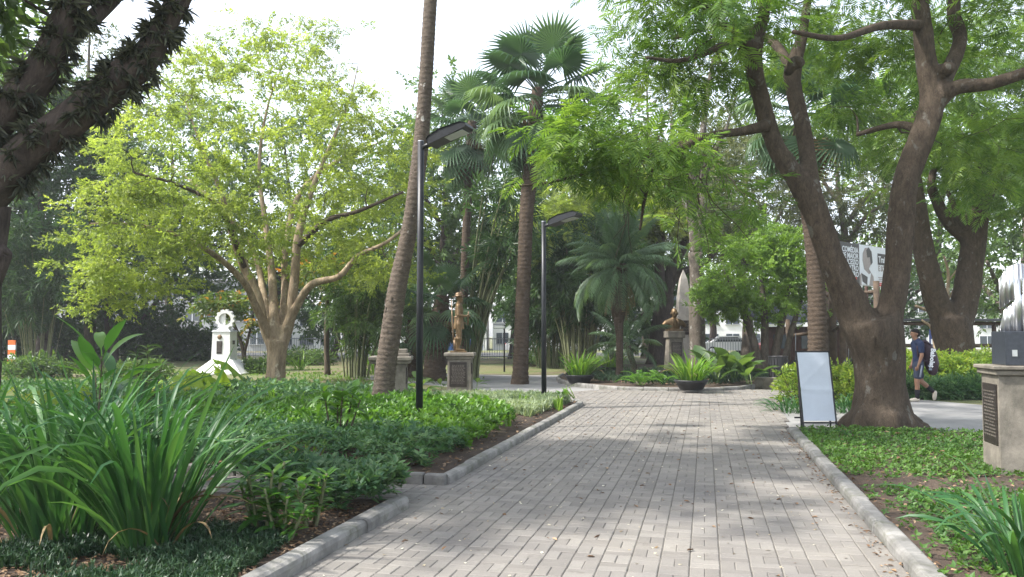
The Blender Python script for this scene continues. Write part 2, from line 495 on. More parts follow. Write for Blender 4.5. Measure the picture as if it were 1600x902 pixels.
M['stone_grey'] = plain('obelisk granite', (.36, .33, .30), .8, var=.15, scale=6, bmp=.25)
M['white'] = plain('white painted masonry', (.64, .64, .63), .75, var=.06, scale=3, bmp=.15)
stained(M['white'], (.42, .42, .39), 2.2, .52, .75)
M['plaque'] = plain('bronze plaque', (.035, .028, .024), .45, .35, var=.35, scale=14, bmp=.3)
M['plaque_text'] = plain('plaque lettering', (.15, .13, .11), .45, .4, var=.2, bmp=0)
M['bronze'] = plain('gilded bronze', (.165, .108, .055), .45, .45, var=.4, scale=9, bmp=.3, coord='obj')
M['bronze_dark'] = plain('brown bronze', (.16, .105, .06), .45, .45, var=.4, scale=9, bmp=.3)
M['alu'] = plain('brushed aluminium', (.62, .63, .65), .32, .9, var=.15, scale=4, bmp=.1)
M['granite_dark'] = plain('dark blue granite', (.03, .035, .045), .3, var=.3, scale=30, bmp=.05)
M['pot'] = plain('dark plastic pot', (.02, .021, .023), .55, var=.3, bmp=.1)
M['rubber'] = plain('tyre rubber', (.014, .014, .015), .75, var=.3, bmp=.3)
M['wood'] = plain('weathered log', (.085, .06, .042), .85, var=.4, scale=5, bmp=.6)
M['wood_dark'] = plain('dark timber', (.07, .035, .025), .8, var=.35, scale=5, bmp=.4)
M['roof_dark'] = plain('dark roof sheet', (.05, .055, .065), .7, var=.2)
M['glass'] = plain('window glass', (.05, .065, .08), .12, var=.3, scale=.6, bmp=0, spec=.8)
M['wall_white'] = plain('white rendered wall', (.72, .72, .70), .85, var=.07, scale=.8, bmp=.2)
M['wall_grey'] = plain('grey rendered wall', (.36, .37, .38), .85, var=.1, scale=.8, bmp=.2)
M['asphalt'] = plain('asphalt', (.06, .06, .062), .9, var=.2, scale=2, bmp=.3)
M['rail'] = plain('grey railing', (.25, .27, .30), .5, .3, var=.1)

# ================================================================ THE SETTING
def sheet(name, poly, z, mat, kind='structure', sub=0):
    """flat polygon sheet"""
    poly = np.asarray(poly, float)[:, :2]
    me = bpy.data.meshes.new(name)
    me.from_pydata([(x, y, z) for x, y in poly], [], [list(range(len(poly)))])
    me.update()
    if me.polygons[0].normal.z < 0: me.flip_normals()
    o = obj(name, me, mat)
    return tag(o, kind=kind)
sheet('ground', [(-400, -60), (400, -60), (400, 600), (-400, 600)], 0.0, M['ground'])

V_L, V_R = -2.62, 1.28                    # edges of the brick path
def uvp(l): return [UV(u, v) for u, v in l]
# smooth concrete walks that cross behind the brick path
side_path = sheet('side_path', uvp([(14.2, V_R + .02), (14.5, 5.0), (13.4, 9), (12.0, 16), (17.0, 20), (18.8, 12), (19.6, 7), (25.0, 3.2), (24.4, 1.4), (19, V_R)]), 0.008, M['concrete'])
far_path = sheet('far_path', uvp([(18.9, -2.6), (20.4, -3.4), (23.5, -6.5), (26, -9.5), (29, -13), (33, -12), (32, -7.5), (33, -3), (29, -3.4), (26.0, -2.6), (24.5, -1.4), (24.0, 0), (22, 0)]), 0.006, M['concrete'])

# ---- brick path: basket-weave pavers
path_poly = np.array([p[:2] for p in uvp([(1.0, V_L), (7.25, V_L), (7.25, -7.0), (8.45, -7.0), (8.45, V_L), (18.7, V_L), (20.2, -3.3), (21.6, -4.3), (24.2, -2.6), (25.0, 2.3), (23.2, 3.4), (20, V_R + .35), (14.1, V_R), (1.0, V_R)])])
brick_path = sheet('brick_path', path_poly, 0.0345, M['mortar'])
def paver_geo(L, W, H=.03, c=.006):
    def ring(l, w, z): return [(-l, -w, z), (l, -w, z), (l, w, z), (-l, w, z)]
    V = np.array(ring(L / 2, W / 2, 0) + ring(L / 2, W / 2, H - c * .8) + ring(L / 2 - c, W / 2 - c, H))
    Q = [[8, 9, 10, 11]]
    for i in (0, 4):
        for j in range(4):
            k = (j + 1) % 4; Q.append([i + j, i + k, i + 4 + k, i + 4 + j])
    return V, np.array(Q)
PV, PQ = paver_geo(.1945, .0955)
cells = []
C = 0.2
for iu in range(int(1.0 / C), int(25.2 / C) + 1):
    for iv in range(int(-7.2 / C), int(3.6 / C) + 1):
        u0, v0 = iu * C, iv * C + .08
        if (iu + iv) % 2 == 0: bl = [(u0 + .0505, v0 + .1, 1), (u0 + .1495, v0 + .1, 1)]
        else: bl = [(u0 + .1, v0 + .0515, 0), (u0 + .1, v0 + .1485, 0)]
        cells += bl
cells = np.array(cells)
cp = np.outer(cells[:, 0], DU) + np.outer(cells[:, 1], DV)
ok = in_poly(cp, path_poly)
cells, cp = cells[ok], cp[ok]
dist = np.hypot(cp[:, 0], cp[:, 1])
seen = (np.abs(cp[:, 0] / cp[:, 1]) < .63) & (cp[:, 1] > 5.25)
order = np.argsort(np.where(seen, dist, 1e6))
near = order[:300]; rest = order[300:]
ang0 = -PA
paver_meshes = [np_mesh('paver', PV, PQ, None, np.full(len(PV), (k + .5) / 10), False) for k in range(10)]
for k in near:
    rz = ang0 + (0 if cells[k, 2] else math.pi / 2) + random.gauss(0, .006)
    obj('paver', paver_meshes[random.randrange(10)], M['paver'], brick_path, (cp[k, 0], cp[k, 1], random.uniform(.009, .0145)),
        (random.gauss(0, .009), random.gauss(0, .009), rz))
rzs = ang0 + np.where(cells[rest, 2] > 0, 0, math.pi / 2) + rng.normal(0, .006, len(rest))
tx, ty = rng.normal(0, .006, len(rest)), rng.normal(0, .006, len(rest))
Rm = np.zeros((len(rest), 3, 3)); cz, sz = np.cos(rzs), np.sin(rzs)
Rm[:, 0, 0] = cz; Rm[:, 0, 1] = -sz; Rm[:, 1, 0] = sz; Rm[:, 1, 1] = cz; Rm[:, 2, 2] = 1
Rm[:, 2, 0] = tx; Rm[:, 2, 1] = ty
me = scatter((PV, PQ), np.column_stack([cp[rest], rng.uniform(.009, .0145, len(rest))]), Rm, 1.0, 'paver_field')
tag(obj('paver_field', me, M['paver'], brick_path), kind='stuff')

# ---- kerbs of separate stones
def kerb_stone_mesh(p0, p1, w, h, gap=.009, rnd=.04, side=1):
    p0, p1 = np.asarray(p0[:2]), np.asarray(p1[:2]); d = p1 - p0; L = np.linalg.norm(d); d /= L
    n = np.array((-d[1], d[0])) * side        # away from the path
    prof = [(0, -.05), (0, h - rnd), (rnd * .3, h - rnd * .3), (rnd, h), (w - rnd * .6, h), (w - rnd * .1, h - rnd * .3), (w, h - rnd), (w, -.05)]
    V = []; k = len(prof)
    es = [(gap, .008), (gap + .012, 0), (L - gap - .012, 0), (L - gap, .008)]
    for t, inset in es:
        for a, z in prof:
            q = p0 + d * t + n * (a + (inset if a < w / 2 else -inset))
            V.append((q[0], q[1], z - (inset if z > 0 else 0)))
    Q = []
    for i in range(len(es) - 1):
        for j in range(k - 1): Q.append([i * k + j, i * k + j + 1, (i + 1) * k + j + 1, (i + 1) * k + j])
    T = []
    for b_ in (0, (len(es) - 1) * k):
        for j in range(1, k - 1): T.append([b_, b_ + j, b_ + j + 1])
    return np.array(V), Q, T
def kerb_run(name, pts, w=.13, h=.13, seg=1.0, mat='kerb', side=1):
    root = bpy.data.objects.new(name, None); COL.objects.link(root); tag(root, kind='structure')
    pts = [np.asarray(p)[:2] for p in pts]
    stones = []
    for a, b in zip(pts[:-1], pts[1:]):
        L = np.linalg.norm(b - a); n = max(1, round(L / seg))
        ts = np.linspace(0, 1, n + 1)
        for i in range(n): stones.append((a + (b - a) * ts[i], a + (b - a) * ts[i + 1]))
    root.location = (*stones[0][0], 0)
    base = np.array((*stones[0][0], 0))
    for a, b in stones:
        V, Q, T = kerb_stone_mesh(a, b, w, h + random.uniform(-.006, .006), side=side)
        V = V + np.array((random.gauss(0, .003), random.gauss(0, .003), 0)) - base
        obj('kerb_stone', np_mesh('kerb_stone', V, Q, T, np.full(len(V), random.random()), False), M[mat], root)
    return root
kerb_run('bed_kerb', uvp([(1.5, V_L), (7.22, V_L)]), .16, .14, 1.0)
kerb_run('gap_kerb', uvp([(8.47, V_L - .02), (8.47, -7)]), .14, .15, .24, 'kerb_dark')
kerb_run('long_bed_kerb', uvp([(8.45, V_L), (18.3, V_L)]), .14, .13, .95)
kerb_run('bed_end_kerb', uvp([(18.3, V_L), (18.85, V_L - .16), (19.1, V_L - .7)]), .14, .14, .5)
kerb_run('lawn_kerb', uvp([(14.1, V_R), (1.2, V_R)]), .15, .13, 1.0)
isl = [G(*p) for p in [(877, 589), (869, 594), (872, 599), (890, 604), (925, 608), (965, 611.5), (1005, 613), (1045, 614), (1090, 614), (1130, 613), (1160, 611.5), (1180, 608)]]
kerb_run('island_kerb', isl, .12, .14, .9, 'kerb', side=1)
lw = [G(1182, 607), G(1222, 609)]

# ---- soil of the beds, the island and the lawn
def bed(name, poly, z, mat='soil', n=60, mound=0.0):
    """raised bed: grid clipped to the polygon's box, dipping under at the rim"""
    poly = np.asarray(poly, float)[:, :2]
    c = poly.mean(0)
    K = 10; V = [(c[0], c[1], z + mound)]; Q = []; T = []
    m = len(poly)
    for r in range(1, K + 1):
        t = r / K
        for p in poly:
            q = c + (p - c) * t
            zz = z + mound * (1 - t * t) + .012 * wob(q * 1.0, 4.0)
            if r == K: zz = z
            V.append((q[0], q[1], zz))
    for p in poly: V.append((p[0], p[1], -.02))
    for j in range(m): T.append([0, 1 + j, 1 + (j + 1) % m])
    for r in range(K):
        for j in range(m):
            k = (j + 1) % m; a = 1 + r * m
            Q.append([a + j, a + m + j, a + m + k, a + k])
    me = np_mesh(name, V, Q, T, None, True)
    return tag(obj(name, me, M[mat]), kind='structure')
def dens(poly, step=.6):
    out = []; poly = [np.asarray(p)[:2] for p in poly]
    for a, b in zip(poly, poly[1:] + poly[:1]):
        n = max(1, int(np.linalg.norm(b - a) / step))
        for i in range(n): out.append(a + (b - a) * i / n)
    return np.array(out)
bed1_poly = dens(uvp([(1.5, V_L - .15), (7.2, V_L - .15), (7.2, -11), (1.5, -9)]))
bed2_poly = dens(uvp([(8.58, V_L - .13), (18.3, V_L - .13), (18.9, V_L - .6), (19.2, -4.2), (20.2, -7.5), (21.5, -12), (20, -20), (8.58, -20)]))
bed('planting_bed_near', bed1_poly, .10)
bed('planting_bed_long', bed2_poly, .10)
lawn_poly = dens(uvp([(1.2, V_R + .13), (14.05, V_R + .13), (14.25, 2.6), (14.15, 4.4), (13.2, 8.8), (8, 11), (1.2, 9)]))
bed('lawn_soil', lawn_poly, .10)
isl_poly = dens(isl[:] + [G(1225, 600), G(1235, 590), G(1200, 577), G(1060, 570), G(930, 574)], .8)
cc = isl_poly.mean(0)
isl_in = cc + (isl_poly - cc) * .985
bed('island_bed', isl_in, .10, mound=.16)

# ---- low masonry planter at the island's right end
t = thing('planter_wall', 'low grey masonry planter wall at the right end of the kerbed island', 'wall', lw[0])
b0, b1 = lw[0], lw[1]; dd = (b1 - b0); LL = np.linalg.norm(dd[:2]); az = math.atan2(dd[1], dd[0])
for i in range(3):
    c = b0 + dd * (i + .5) / 3 - lw[0]
    MB().box((c[0], c[1], 0), (LL / 3 - .01, .22, .34), az, bev=.01).build('block', M['stone'], t)

# ================================================================ TREES
def grow(nodes_p, nodes_r, targets, mb, r_tip=.008, lift=.12, jit=.12, n=5, rk=.014, order_near=True, maxlen=None):
    NP = [np.asarray(p, float) for p in nodes_p]; NR = list(nodes_r)
    A = np.array(NP); B = np.array(NR)
    T = np.asarray(targets, float)
    d0 = np.array([np.min(np.linalg.norm(A - t, axis=1)) for t in T])
    for idx in np.argsort(d0):
        t = T[idx]
        d = np.linalg.norm(A - t, axis=1)
        i = int(np.argmin(d * (1 + .5 * (A[:, 2] > t[2] + .3))))
        L = d[i]
        if L < .05: continue
        s = A[i]
        mid = s + (t - s) * .5 + np.array((0, 0, lift * L)) + rng.normal(0, jit * L, 3)
        k = 5 if L > .6 else 4
        u = np.linspace(0, 1, k)[:, None]
        pts = s * (1 - u) ** 2 + 2 * mid * u * (1 - u) + t * u * u
        pts[1:-1] += rng.normal(0, .035 * L, (k - 2, 3))
        r0 = min(B[i] * .8, .008 + rk * L)
        rr = np.linspace(r0, min(r_tip, r0), k)
        mb.tube(pts, rr, n, cap=False)
        A = np.vstack([A, pts[1:]]); B = np.concatenate([B, rr[1:]])
    return A, B
def ell(c, r, n, shell=.0, cut=None):
    """n points in an ellipsoid, pushed towards the shell"""
    out = []
    while len(out) < n:
        v = rng.normal(0, 1, 3); v /= np.linalg.norm(v)
        q = v * (shell + (1 - shell) * rng.random() ** (1 / 3))
        p = np.asarray(c) + q * np.asarray(r)
        if cut is None or cut(p): out.append(p)
    return np.array(out)
def pxell(px, py, d, rx, ry, rd, n, shell=0., cut=None):
    return ell(P(px, py, d), (pxm(rx, d), rd, pxm(ry, d)), n, shell, cut)
def leaves(targets, per, rc, tmpl, size, name, mat, parent, base, flat=.55, droop=.25, up=.8, sj=.3, center=None, twigs=6):
    T = np.repeat(np.asarray(targets), per, axis=0)
    N = len(T)
    off = rng.normal(0, 1, (N, 3)) * np.array((rc, rc, rc * flat))
    if twigs:                                # leaves sit along a few twigs of each clump
        td = rng.normal(0, 1, (len(targets), twigs, 3)) * np.array((1, 1, flat)); td = td / (np.linalg.norm(td, axis=2, keepdims=True) + 1e-6) * np.array((1, 1, .8))
        td *= rng.uniform(.7, 2.0, (len(targets), twigs, 1)) * rc
        ci = np.repeat(np.arange(len(targets)), per); k_ = rng.integers(0, twigs, N)
        tw = td[ci, k_]; u_ = rng.random(N)[:, None] ** .7
        off = tw * u_ + rng.normal(0, .09 * rc, (N, 3)) - np.array((0, 0, 1.)) * (u_ ** 2) * rc * .25
        pos = T + off
        d = unit(tw) + rng.normal(0, .5, (N, 3))
    else:
        pos = T + off
        d = unit(off * np.array((1, 1, .6)) + rng.normal(0, .35 * rc, (N, 3)))
    if center is not None: d = d + .5 * unit(pos - np.asarray(center))
    d[:, 2] -= droop
    ups = unit(rng.normal(0, 1 - up, (N, 3)) + np.array((0, 0, up)))
    R = basis(d, ups)
    # clumps differ in tone, leaves a little
    tone = np.repeat(rng.random(len(targets)), per)
    rnd = np.clip(.55 * tone + .45 * rng.random(N), 0, 1)
    me = scatter(tmpl, pos, R, size * rng.uniform(1 - sj, 1 + sj, N), name, rnd, False, base)
    return obj(name, me, mat, parent)
def lumpy(amp=.08, k=3, ph=0.0, flare=0.0, z0=0.0, lobes=5):
    def f(i, th, p):
        r = 1 + amp * np.sin(k * th + p[2] * 1.3 + ph) * math.sin(p[2] * 2.1 + ph) + amp * .6 * np.sin((k + 2) * th - p[2] * 3.1 + ph)
        if flare:
            e = math.exp(-max(0, p[2] - z0) / .28)
            r = r + flare * e * (.55 + .45 * np.cos(lobes * th + ph))
        return r
    return f
def limb(mb, pl, d, n=12, k=5, nodes=None, dd=None, fn=None):
    """pl: (px, py, width in px[, depth]) traced from the photo at distance d"""
    pts = [P(q[0], q[1], q[3] if len(q) > 3 else d) for q in pl]
    rad = [pxm(q[2], q[3] if len(q) > 3 else d) / 2 for q in pl]
    pts, rad = catmull(pts, rad, k)
    mb.tube(pts, rad, n, fn or lumpy(.06, 3, pl[0][0]), cap=True)
    if nodes is not None:
        nodes[0] += list(pts); nodes[1] += list(rad)
    return pts, rad

T_SP7 = t_sprig(6, rhomb, .48, .47); T_SP5 = t_sprig(5, rhomb, .55, .5); T_SP9 = t_sprig(9, rhomb, .34, .4)
T_F2 = t_frond2()

def remeshed(mb, name, mat, parent, base, voxel=.035, smooth=6, disp=.03, dscale=.35):
    """melt overlapping limbs into one continuous, slightly knobbly surface"""
    me = mb.mesh(name, base, True)
    o = bpy.data.objects.new('tmp', me); COL.objects.link(o)
    r = o.modifiers.new('r', 'REMESH'); r.mode = 'VOXEL'; r.voxel_size = voxel
    s_ = o.modifiers.new('s', 'SMOOTH'); s_.iterations = smooth; s_.factor = .5
    if disp:
        tx = bpy.data.textures.new('clouds', 'CLOUDS'); tx.noise_scale = dscale; tx.noise_depth = 3
        d_ = o.modifiers.new('d', 'DISPLACE'); d_.texture = tx; d_.strength = disp; d_.texture_coords = 'LOCAL'; d_.mid_level = .5
    dg = bpy.context.evaluated_depsgraph_get()
    m2 = bpy.data.meshes.new_from_object(o.evaluated_get(dg)); m2.name = name
    bpy.data.objects.remove(o); bpy.data.meshes.remove(me)
    m2.polygons.foreach_set('use_smooth', np.ones(len(m2.polygons), bool)); m2.materials.clear()
    return obj(name, m2, mat, parent)

# ---- the big feathery tree on the right, forked into two dark leaders
def big_tree():
    D = 13.6; base = G(1375, 672)
    base[2] = .08
    t = thing('feathery_tree', 'large dark-trunked tree forking low with feathery leaves, rooted in the right lawn', 'tree', base)
    mb = MB(); nd = [[], []]; mm = MB()
    tr = [(1377, 690, 98), (1376, 668, 92), (1376, 640, 82), (1375, 600, 72), (1374, 560, 76), (1366, 525, 88), (1358, 500, 88)]
    pts = [P(q[0], q[1], D) for q in tr]; rad = [pxm(q[2], D) / 2 for q in tr]
    pts[0] = base + np.array((0.03, 0, -.1))
    pts, rad = catmull(pts, rad, 5)
    mm.tube(pts, rad, 36, lumpy(.05, 3, 1.0, .34, .05, 6))
    for k in range(8):                       # surface roots
        a = k * .79 + random.uniform(-.25, .25); L = random.uniform(.62, .95)
        dr = np.array((math.cos(a), math.sin(a), 0))
        mm.tube([base + dr * .25 + (0, 0, .38), base + dr * .42 + (0, 0, .16), base + dr * L * .8 + (0, 0, .04), base + dr * L + (0, 0, -.06)], [.14, .12, .08, .04], 10)
    nd[0] += list(pts); nd[1] += list(rad)
    F = [
        [(1348, 515, 64), (1329, 470, 57), (1312, 435, 48), (1297, 400, 43), (1281, 350, 43), (1266, 312, 44), (1245, 280, 36), (1228, 255, 33), (1212, 230, 31), (1198, 190, 30), (1188, 150, 30), (1179, 110, 31, 13.4), (1177, 75, 34, 13.3), (1187, 42, 25, 13.2), (1195, 5, 20, 13.0), (1200, -70, 15, 12.9)],
        [(1272, 325, 36), (1266, 285, 31), (1261, 240, 28, 13.8), (1252, 190, 28, 14), (1240, 145, 28, 14.2), (1239, 108, 31, 14.3), (1253, 60, 19, 14.5), (1262, 0, 14, 14.8), (1280, -90, 11, 15)],
        [(1380, 530, 54), (1394, 478, 43), (1402, 430, 43), (1404, 400, 43), (1408, 350, 44), (1412, 300, 42), (1424, 255, 42), (1437, 222, 43), (1452, 180, 42), (1455, 150, 37), (1447, 100, 34), (1443, 60, 33), (1438, 20, 31), (1433, -50, 27), (1420, -140, 20), (1400, -240, 14)],
        [(1452, 175, 30), (1490, 138, 27, 13.4), (1540, 132, 24, 13.2), (1590, 118, 21, 13.0), (1650, 95, 24, 12.8), (1720, 60, 20, 12.6)],
        [(1462, 150, 28), (1487, 100, 27, 13.8), (1500, 60, 24, 14), (1490, 20, 24, 14.3), (1500, -60, 18, 14.6)],
        [(1180, 75, 24, 13.2), (1150, 55, 16, 13.0), (1110, 20, 12, 12.8), (1060, -30, 10, 12.6)],
        [(1200, 195, 22, 13.4), (1160, 205, 15, 13.3), (1110, 212, 13, 13.1), (1060, 232, 11, 12.9), (1000, 250, 9, 12.7), (930, 268, 7, 12.5), (860, 285, 5, 12.3), (800, 292, 3.5, 12.1)],
        [(1090, 218, 9, 13.0), (1035, 238, 8, 13.0), (1010, 300, 6, 13.0), (1000, 360, 4, 13.0)],
        [(1150, 55, 14, 13.0), (1110, 80, 11, 12.6), (1060, 95, 8, 12.2), (1010, 90, 5, 11.8)],
        [(1240, 110, 20, 14.3), (1200, 60, 14, 15.2), (1130, 40, 11, 16), (1050, 60, 8, 16.8)],
        [(1440, 40, 20, 13.6), (1380, 40, 15, 12.6), (1310, 60, 11, 11.8), (1240, 50, 8, 11.2)],
        [(1340, 210, 8, 15.5), (1400, 195, 12, 14.6), (1440, 205, 18, 13.8)],
    ]
    F = [[(q[0], q[1], q[2] * .92) + tuple(q[3:]) for q in l] for l in F]
    for i, q in enumerate(F):
        limb(mm if q[0][2] > 23 else mb, q, D, 20 if q[0][2] > 23 else 9, 5, nd, fn=lumpy(.07 if q[0][2] > 30 else .04, 3, i * 1.7))
        if q[0][2] > 23: limb(mb, [(k[0], k[1], k[2] * .9) + tuple(k[3:]) for k in q], D, 12, 5, fn=lumpy(.05, 3, i * 1.7))
    # knobbly cut ends
    for q, r in (((1168, 78), .15), ((1244, 98), .14), ((1232, 112), .10), ((1480, 108), .15)):
        c = P(q[0], q[1], 13.4); mm.ball(c, np.array((r, r, r * .8)) * rng.uniform(.9, 1.15, 3))
    lane = lambda p: not (p[2] < 3.4)
    tg = [pxell(1350, -70, 15.5, 300, 150, 3.2, 92, .2), pxell(1075, 50, 13.4, 130, 90, 2.4, 40), pxell(905, 240, 12.2, 110, 58, 1.6, 34), pxell(1010, 265, 13, 90, 70, 1.8, 14),
          pxell(1550, 240, 15.5, 90, 70, 2.0, 24), pxell(1340, 130, 17.5, 150, 90, 2.2, 36), pxell(1560, 20, 14.5, 120, 80, 2.5, 24),
          pxell(1060, -120, 12, 150, 90, 3, 16), pxell(1240, -250, 13.5, 520, 160, 6, 90, .3), pxell(1110, 330, 14, 60, 60, 1.2, 6), pxell(830, 290, 12, 40, 22, .8, 7)]
    tg = np.vstack(tg)
    tg = tg[(tg[:, 2] > 3.3) & (800 + FPX * tg[:, 0] / tg[:, 1] > 800)]
    tg = tg[(800 + FPX * tg[:, 0] / tg[:, 1] > 850)]
    qx = 800 + FPX * tg[:, 0] / tg[:, 1]; qy = 523 - FPX * (tg[:, 2] - 1.6) / tg[:, 1]
    tg = tg[~((qx > 800) & (qx < 985) & (qy > 262))]
    A, B = grow(nd[0], nd[1], tg, mb, .006, .1, .12, 5, .012)
    # hanging bare twigs beside the long left limb
    for k in range(34):
        s = P(rng.uniform(960, 1130), rng.uniform(215, 260), rng.uniform(12.6, 13.4))
        L = rng.uniform(.5, 1.7); u = np.linspace(0, 1, 5)[:, None]
        pts = s + u * np.array((rng.normal(-.1, .35), rng.normal(0, .25), -L)) + rng.normal(0, .05, (5, 3))
        mb.tube(pts, np.linspace(.011, .004, 5), 4, cap=False)
    remeshed(mm, 'trunk', M['bark_main'], t, base, .045)
    tag(mb.build('branch_web', M['bark_main'], t, base, True), kind='stuff')
    leaves(tg, 10, .44, T_F2, .47, 'crown', M['leaf_feather'], t, base, .35, .22, .85, .25)
    return tg
big_tree()

# ---- yellow-green tree on the left with a pale multi-stemmed trunk
def yellow_tree():
    D = 26.0; base = G(428, 606)
    t = thing('yellow_green_tree', 'broad yellow-green tree with pale fluted trunk on the left lawn', 'tree', base)
    mb = MB(); nd = [[], []]; mm = MB()
    mt = MB()
    tr = [(428, 612, 34), (429, 600, 29), (431, 575, 27), (433, 550, 30), (434, 532, 35)]
    pts = [P(q[0], q[1], D) for q in tr]; pts[0][2] = -.1
    pts, rad = catmull(pts, [pxm(q[2], D) / 2 for q in tr], 4)
    mm.tube(pts, rad, 24, lumpy(.09, 5, .4, .4, 0, 7)); nd[0] += list(pts); nd[1] += list(rad)
    F = [[(428, 548, 18), (412, 508, 16), (402, 460, 14), (383, 420, 15), (365, 370, 13), (345, 300, 8, 25.5), (315, 230, 4.5, 25), (290, 160, 1.5, 25)],
         [(438, 548, 19), (452, 503, 17), (460, 440, 15), (466, 370, 13), (486, 300, 10, 26.5), (515, 230, 6, 27), (545, 160, 3.5, 27.5), (560, 100, 1.2, 28)],
         [(433, 540, 18), (428, 490, 16), (425, 430, 13, 26.6), (415, 350, 9, 27), (405, 260, 6, 27.4), (420, 160, 3.5, 27.6), (455, 70, 1.2, 28)],
         [(444, 520, 16), (468, 470, 13, 25.6), (490, 443, 12, 25.2), (530, 432, 10, 24.8), (560, 400, 8, 24.5), (605, 378, 6, 24), (650, 340, 4, 24)],
         [(422, 530, 15), (400, 480, 13, 25.4), (380, 440, 11, 24.8), (330, 395, 9, 24.2), (270, 365, 7, 23.8), (200, 350, 5, 23.4), (140, 350, 3, 23)],
         [(440, 520, 14), (445, 460, 12, 26.8), (447, 380, 10, 27.8), (470, 300, 8, 29), (530, 250, 6, 30), (600, 220, 2, 30)],
         [(430, 525, 13), (412, 460, 11, 27), (395, 390, 9, 28.4), (340, 320, 7, 29.6), (270, 260, 2, 30)],
         [(464, 385, 10), (510, 345, 8, 25), (560, 330, 6, 24), (630, 300, 4, 23.6)],
         [(383, 420, 9), (345, 330, 7, 24), (280, 290, 5, 23), (210, 270, 3.5, 22.6)]]
    for i, q in enumerate(F):
        limb(mm if q[0][2] > 12 else mb, q, D, 10, 5, nd, fn=lumpy(.06, 3, i))
        if q[0][2] > 12: limb(mt, [(k[0], k[1], k[2] * .96) + tuple(k[3:]) for k in q], D, 8, 5, fn=lumpy(.06, 3, i))
    keep = lambda p: True
    tg = np.vstack([pxell(400, 260, 26, 235, 175, 4.6, 190, .45, lambda p: p[2] > 4.2),
                    pxell(205, 375, 24, 105, 105, 2.3, 66, .3), pxell(160, 440, 23.6, 60, 50, 1.2, 14), pxell(600, 320, 26, 95, 160, 3, 62, .3),
                    pxell(430, 120, 27, 170, 75, 3, 46, .3), pxell(300, 330, 22.6, 150, 90, 1.5, 40), pxell(480, 380, 28, 140, 60, 2.5, 30),
                    pxell(500, 60, 28, 60, 45, 1.4, 7), pxell(330, 130, 26, 70, 50, 1.6, 7)])
    grow(nd[0], nd[1], tg, mb, .008, .12, .13, 5, .016)
    remeshed(mm, 'trunk', M['bark_pale'], t, base, .045, 3, .03, .3)
    tag(mt.build('limb_tips', M['bark_pale'], t, base, True), kind='stuff')
    tag(mb.build('branch_web', M['twig'], t, base, True), kind='stuff')
    leaves(tg, 44, .52, T_SP7, .205, 'crown', M['leaf_yellow'], t, base, .34, .12, .82, .35)
yellow_tree()

# ---- leaning tree top left, limbs covered in small ferns
def fern_tree():
    D = 8.0; base = G(-60, 760); base = np.array((P(-85, 500, 8.2)[0], 8.2, 0))
    t = thing('fern_covered_tree', 'dark leaning tree at the upper left, its thick limbs shaggy with small ferns', 'tree', base)
    mb = MB(); nd = [[], []]
    def L(pl, n=18): return limb(mb, pl, D, n, 6, nd, fn=lumpy(.09, 3, pl[0][0]))
    tr = [np.array((base[0] - .1, base[1], -.1)), np.array((base[0] - .05, base[1], .4)), P(-72, 560, 8.2), P(-62, 450, 8.1), P(-60, 380, 8.05), P(-60, 320, 8)]
    pts, rad = catmull(tr, [.5, .42, .38, .36, .37, .38], 5)
    mb.tube(pts, rad, 24, lumpy(.07, 3, 2, .4, 0, 5))
    l1 = L([(-55, 345, 62), (-20, 300, 62), (40, 240, 58), (108, 190, 54), (165, 145, 52), (212, 106, 54), (236, 78, 42), (254, 46, 36), (278, 0, 35), (310, -60, 32), (345, -140, 36), (380, -240, 26)])
    l2 = L([(-60, 320, 62), (-40, 240, 54), (0, 185, 50), (48, 135, 50), (82, 80, 48), (104, 30, 42), (122, -10, 40), (150, -80, 50), (160, -180, 36), (150, -290, 22)])
    l3 = L([(108, 60, 30, 8.3), (138, 34, 26, 8.6), (172, 2, 24, 8.9), (220, -50, 20, 9.2), (280, -130, 14, 9.6)], 10)
    L([(-60, 480, 40), (-20, 445, 34), (2, 398, 30), (10, 390, 22)], 12)
    tg = np.vstack([pxell(60, -270, 8, 260, 60, 2.2, 50), pxell(250, -330, 8.5, 260, 110, 3, 60), pxell(-220, -60, 8, 100, 120, 2, 14), pxell(-150, -340, 8, 300, 130, 3, 60)])
    grow(nd[0], nd[1], tg, mb, .006, .05, .1, 5, .012)
    mb.build('trunk', M['bark_dark'], t, base, True)
    leaves(tg, 28, .38, T_SP5, .34, 'crown', M['leaf_mid'], t, base, .5, .5, .6)
    # ferns and strap leaves clothing both limbs
    pos = []; dr = []
    for (pts, rad), n, lo in ((l1, 1500, .12), (l2, 1450, .05), (l3, 220, 0)):
        m = len(pts)
        nc = n // 14
        i = rng.integers(int(lo * m), m - 1, nc); f = rng.random(nc)
        i = np.repeat(i, 14); f = np.clip(np.repeat(f, 14) + rng.normal(0, .25, len(i)), -.5, 1.5); n = len(i)
        c = pts[i] * (1 - f[:, None]) + pts[i + 1] * f[:, None]
        tg_ = unit(pts[i + 1] - pts[i])
        o = unit(np.cross(tg_, np.repeat(rng.normal(0, 1, (nc, 3)), 14, axis=0) + rng.normal(0, .3, (n, 3))))
        pos.append(c + o * rad[i][:, None] * rng.uniform(.92, 1.05, n)[:, None])
        dr.append(o * .7 + rng.normal(0, .5, (n, 3)) + np.array((0, 0, -.35)))
    pos = np.vstack(pos); dr = np.vstack(dr)
    blade = merge_t([xf(leaf6(1, .13, .02, .45), y, p) for y, p in ((0, .1), (.7, .3))])
    me = scatter(blade, pos, basis(dr, rng.normal(0, .5, (len(pos), 3)) + np.array((0, 0, .6))), rng.uniform(.06, .16, len(pos)), 'fern_coat', base=base)
    tag(obj('fern_coat', me, M['leaf_epi'], t), kind='stuff')
fern_tree()

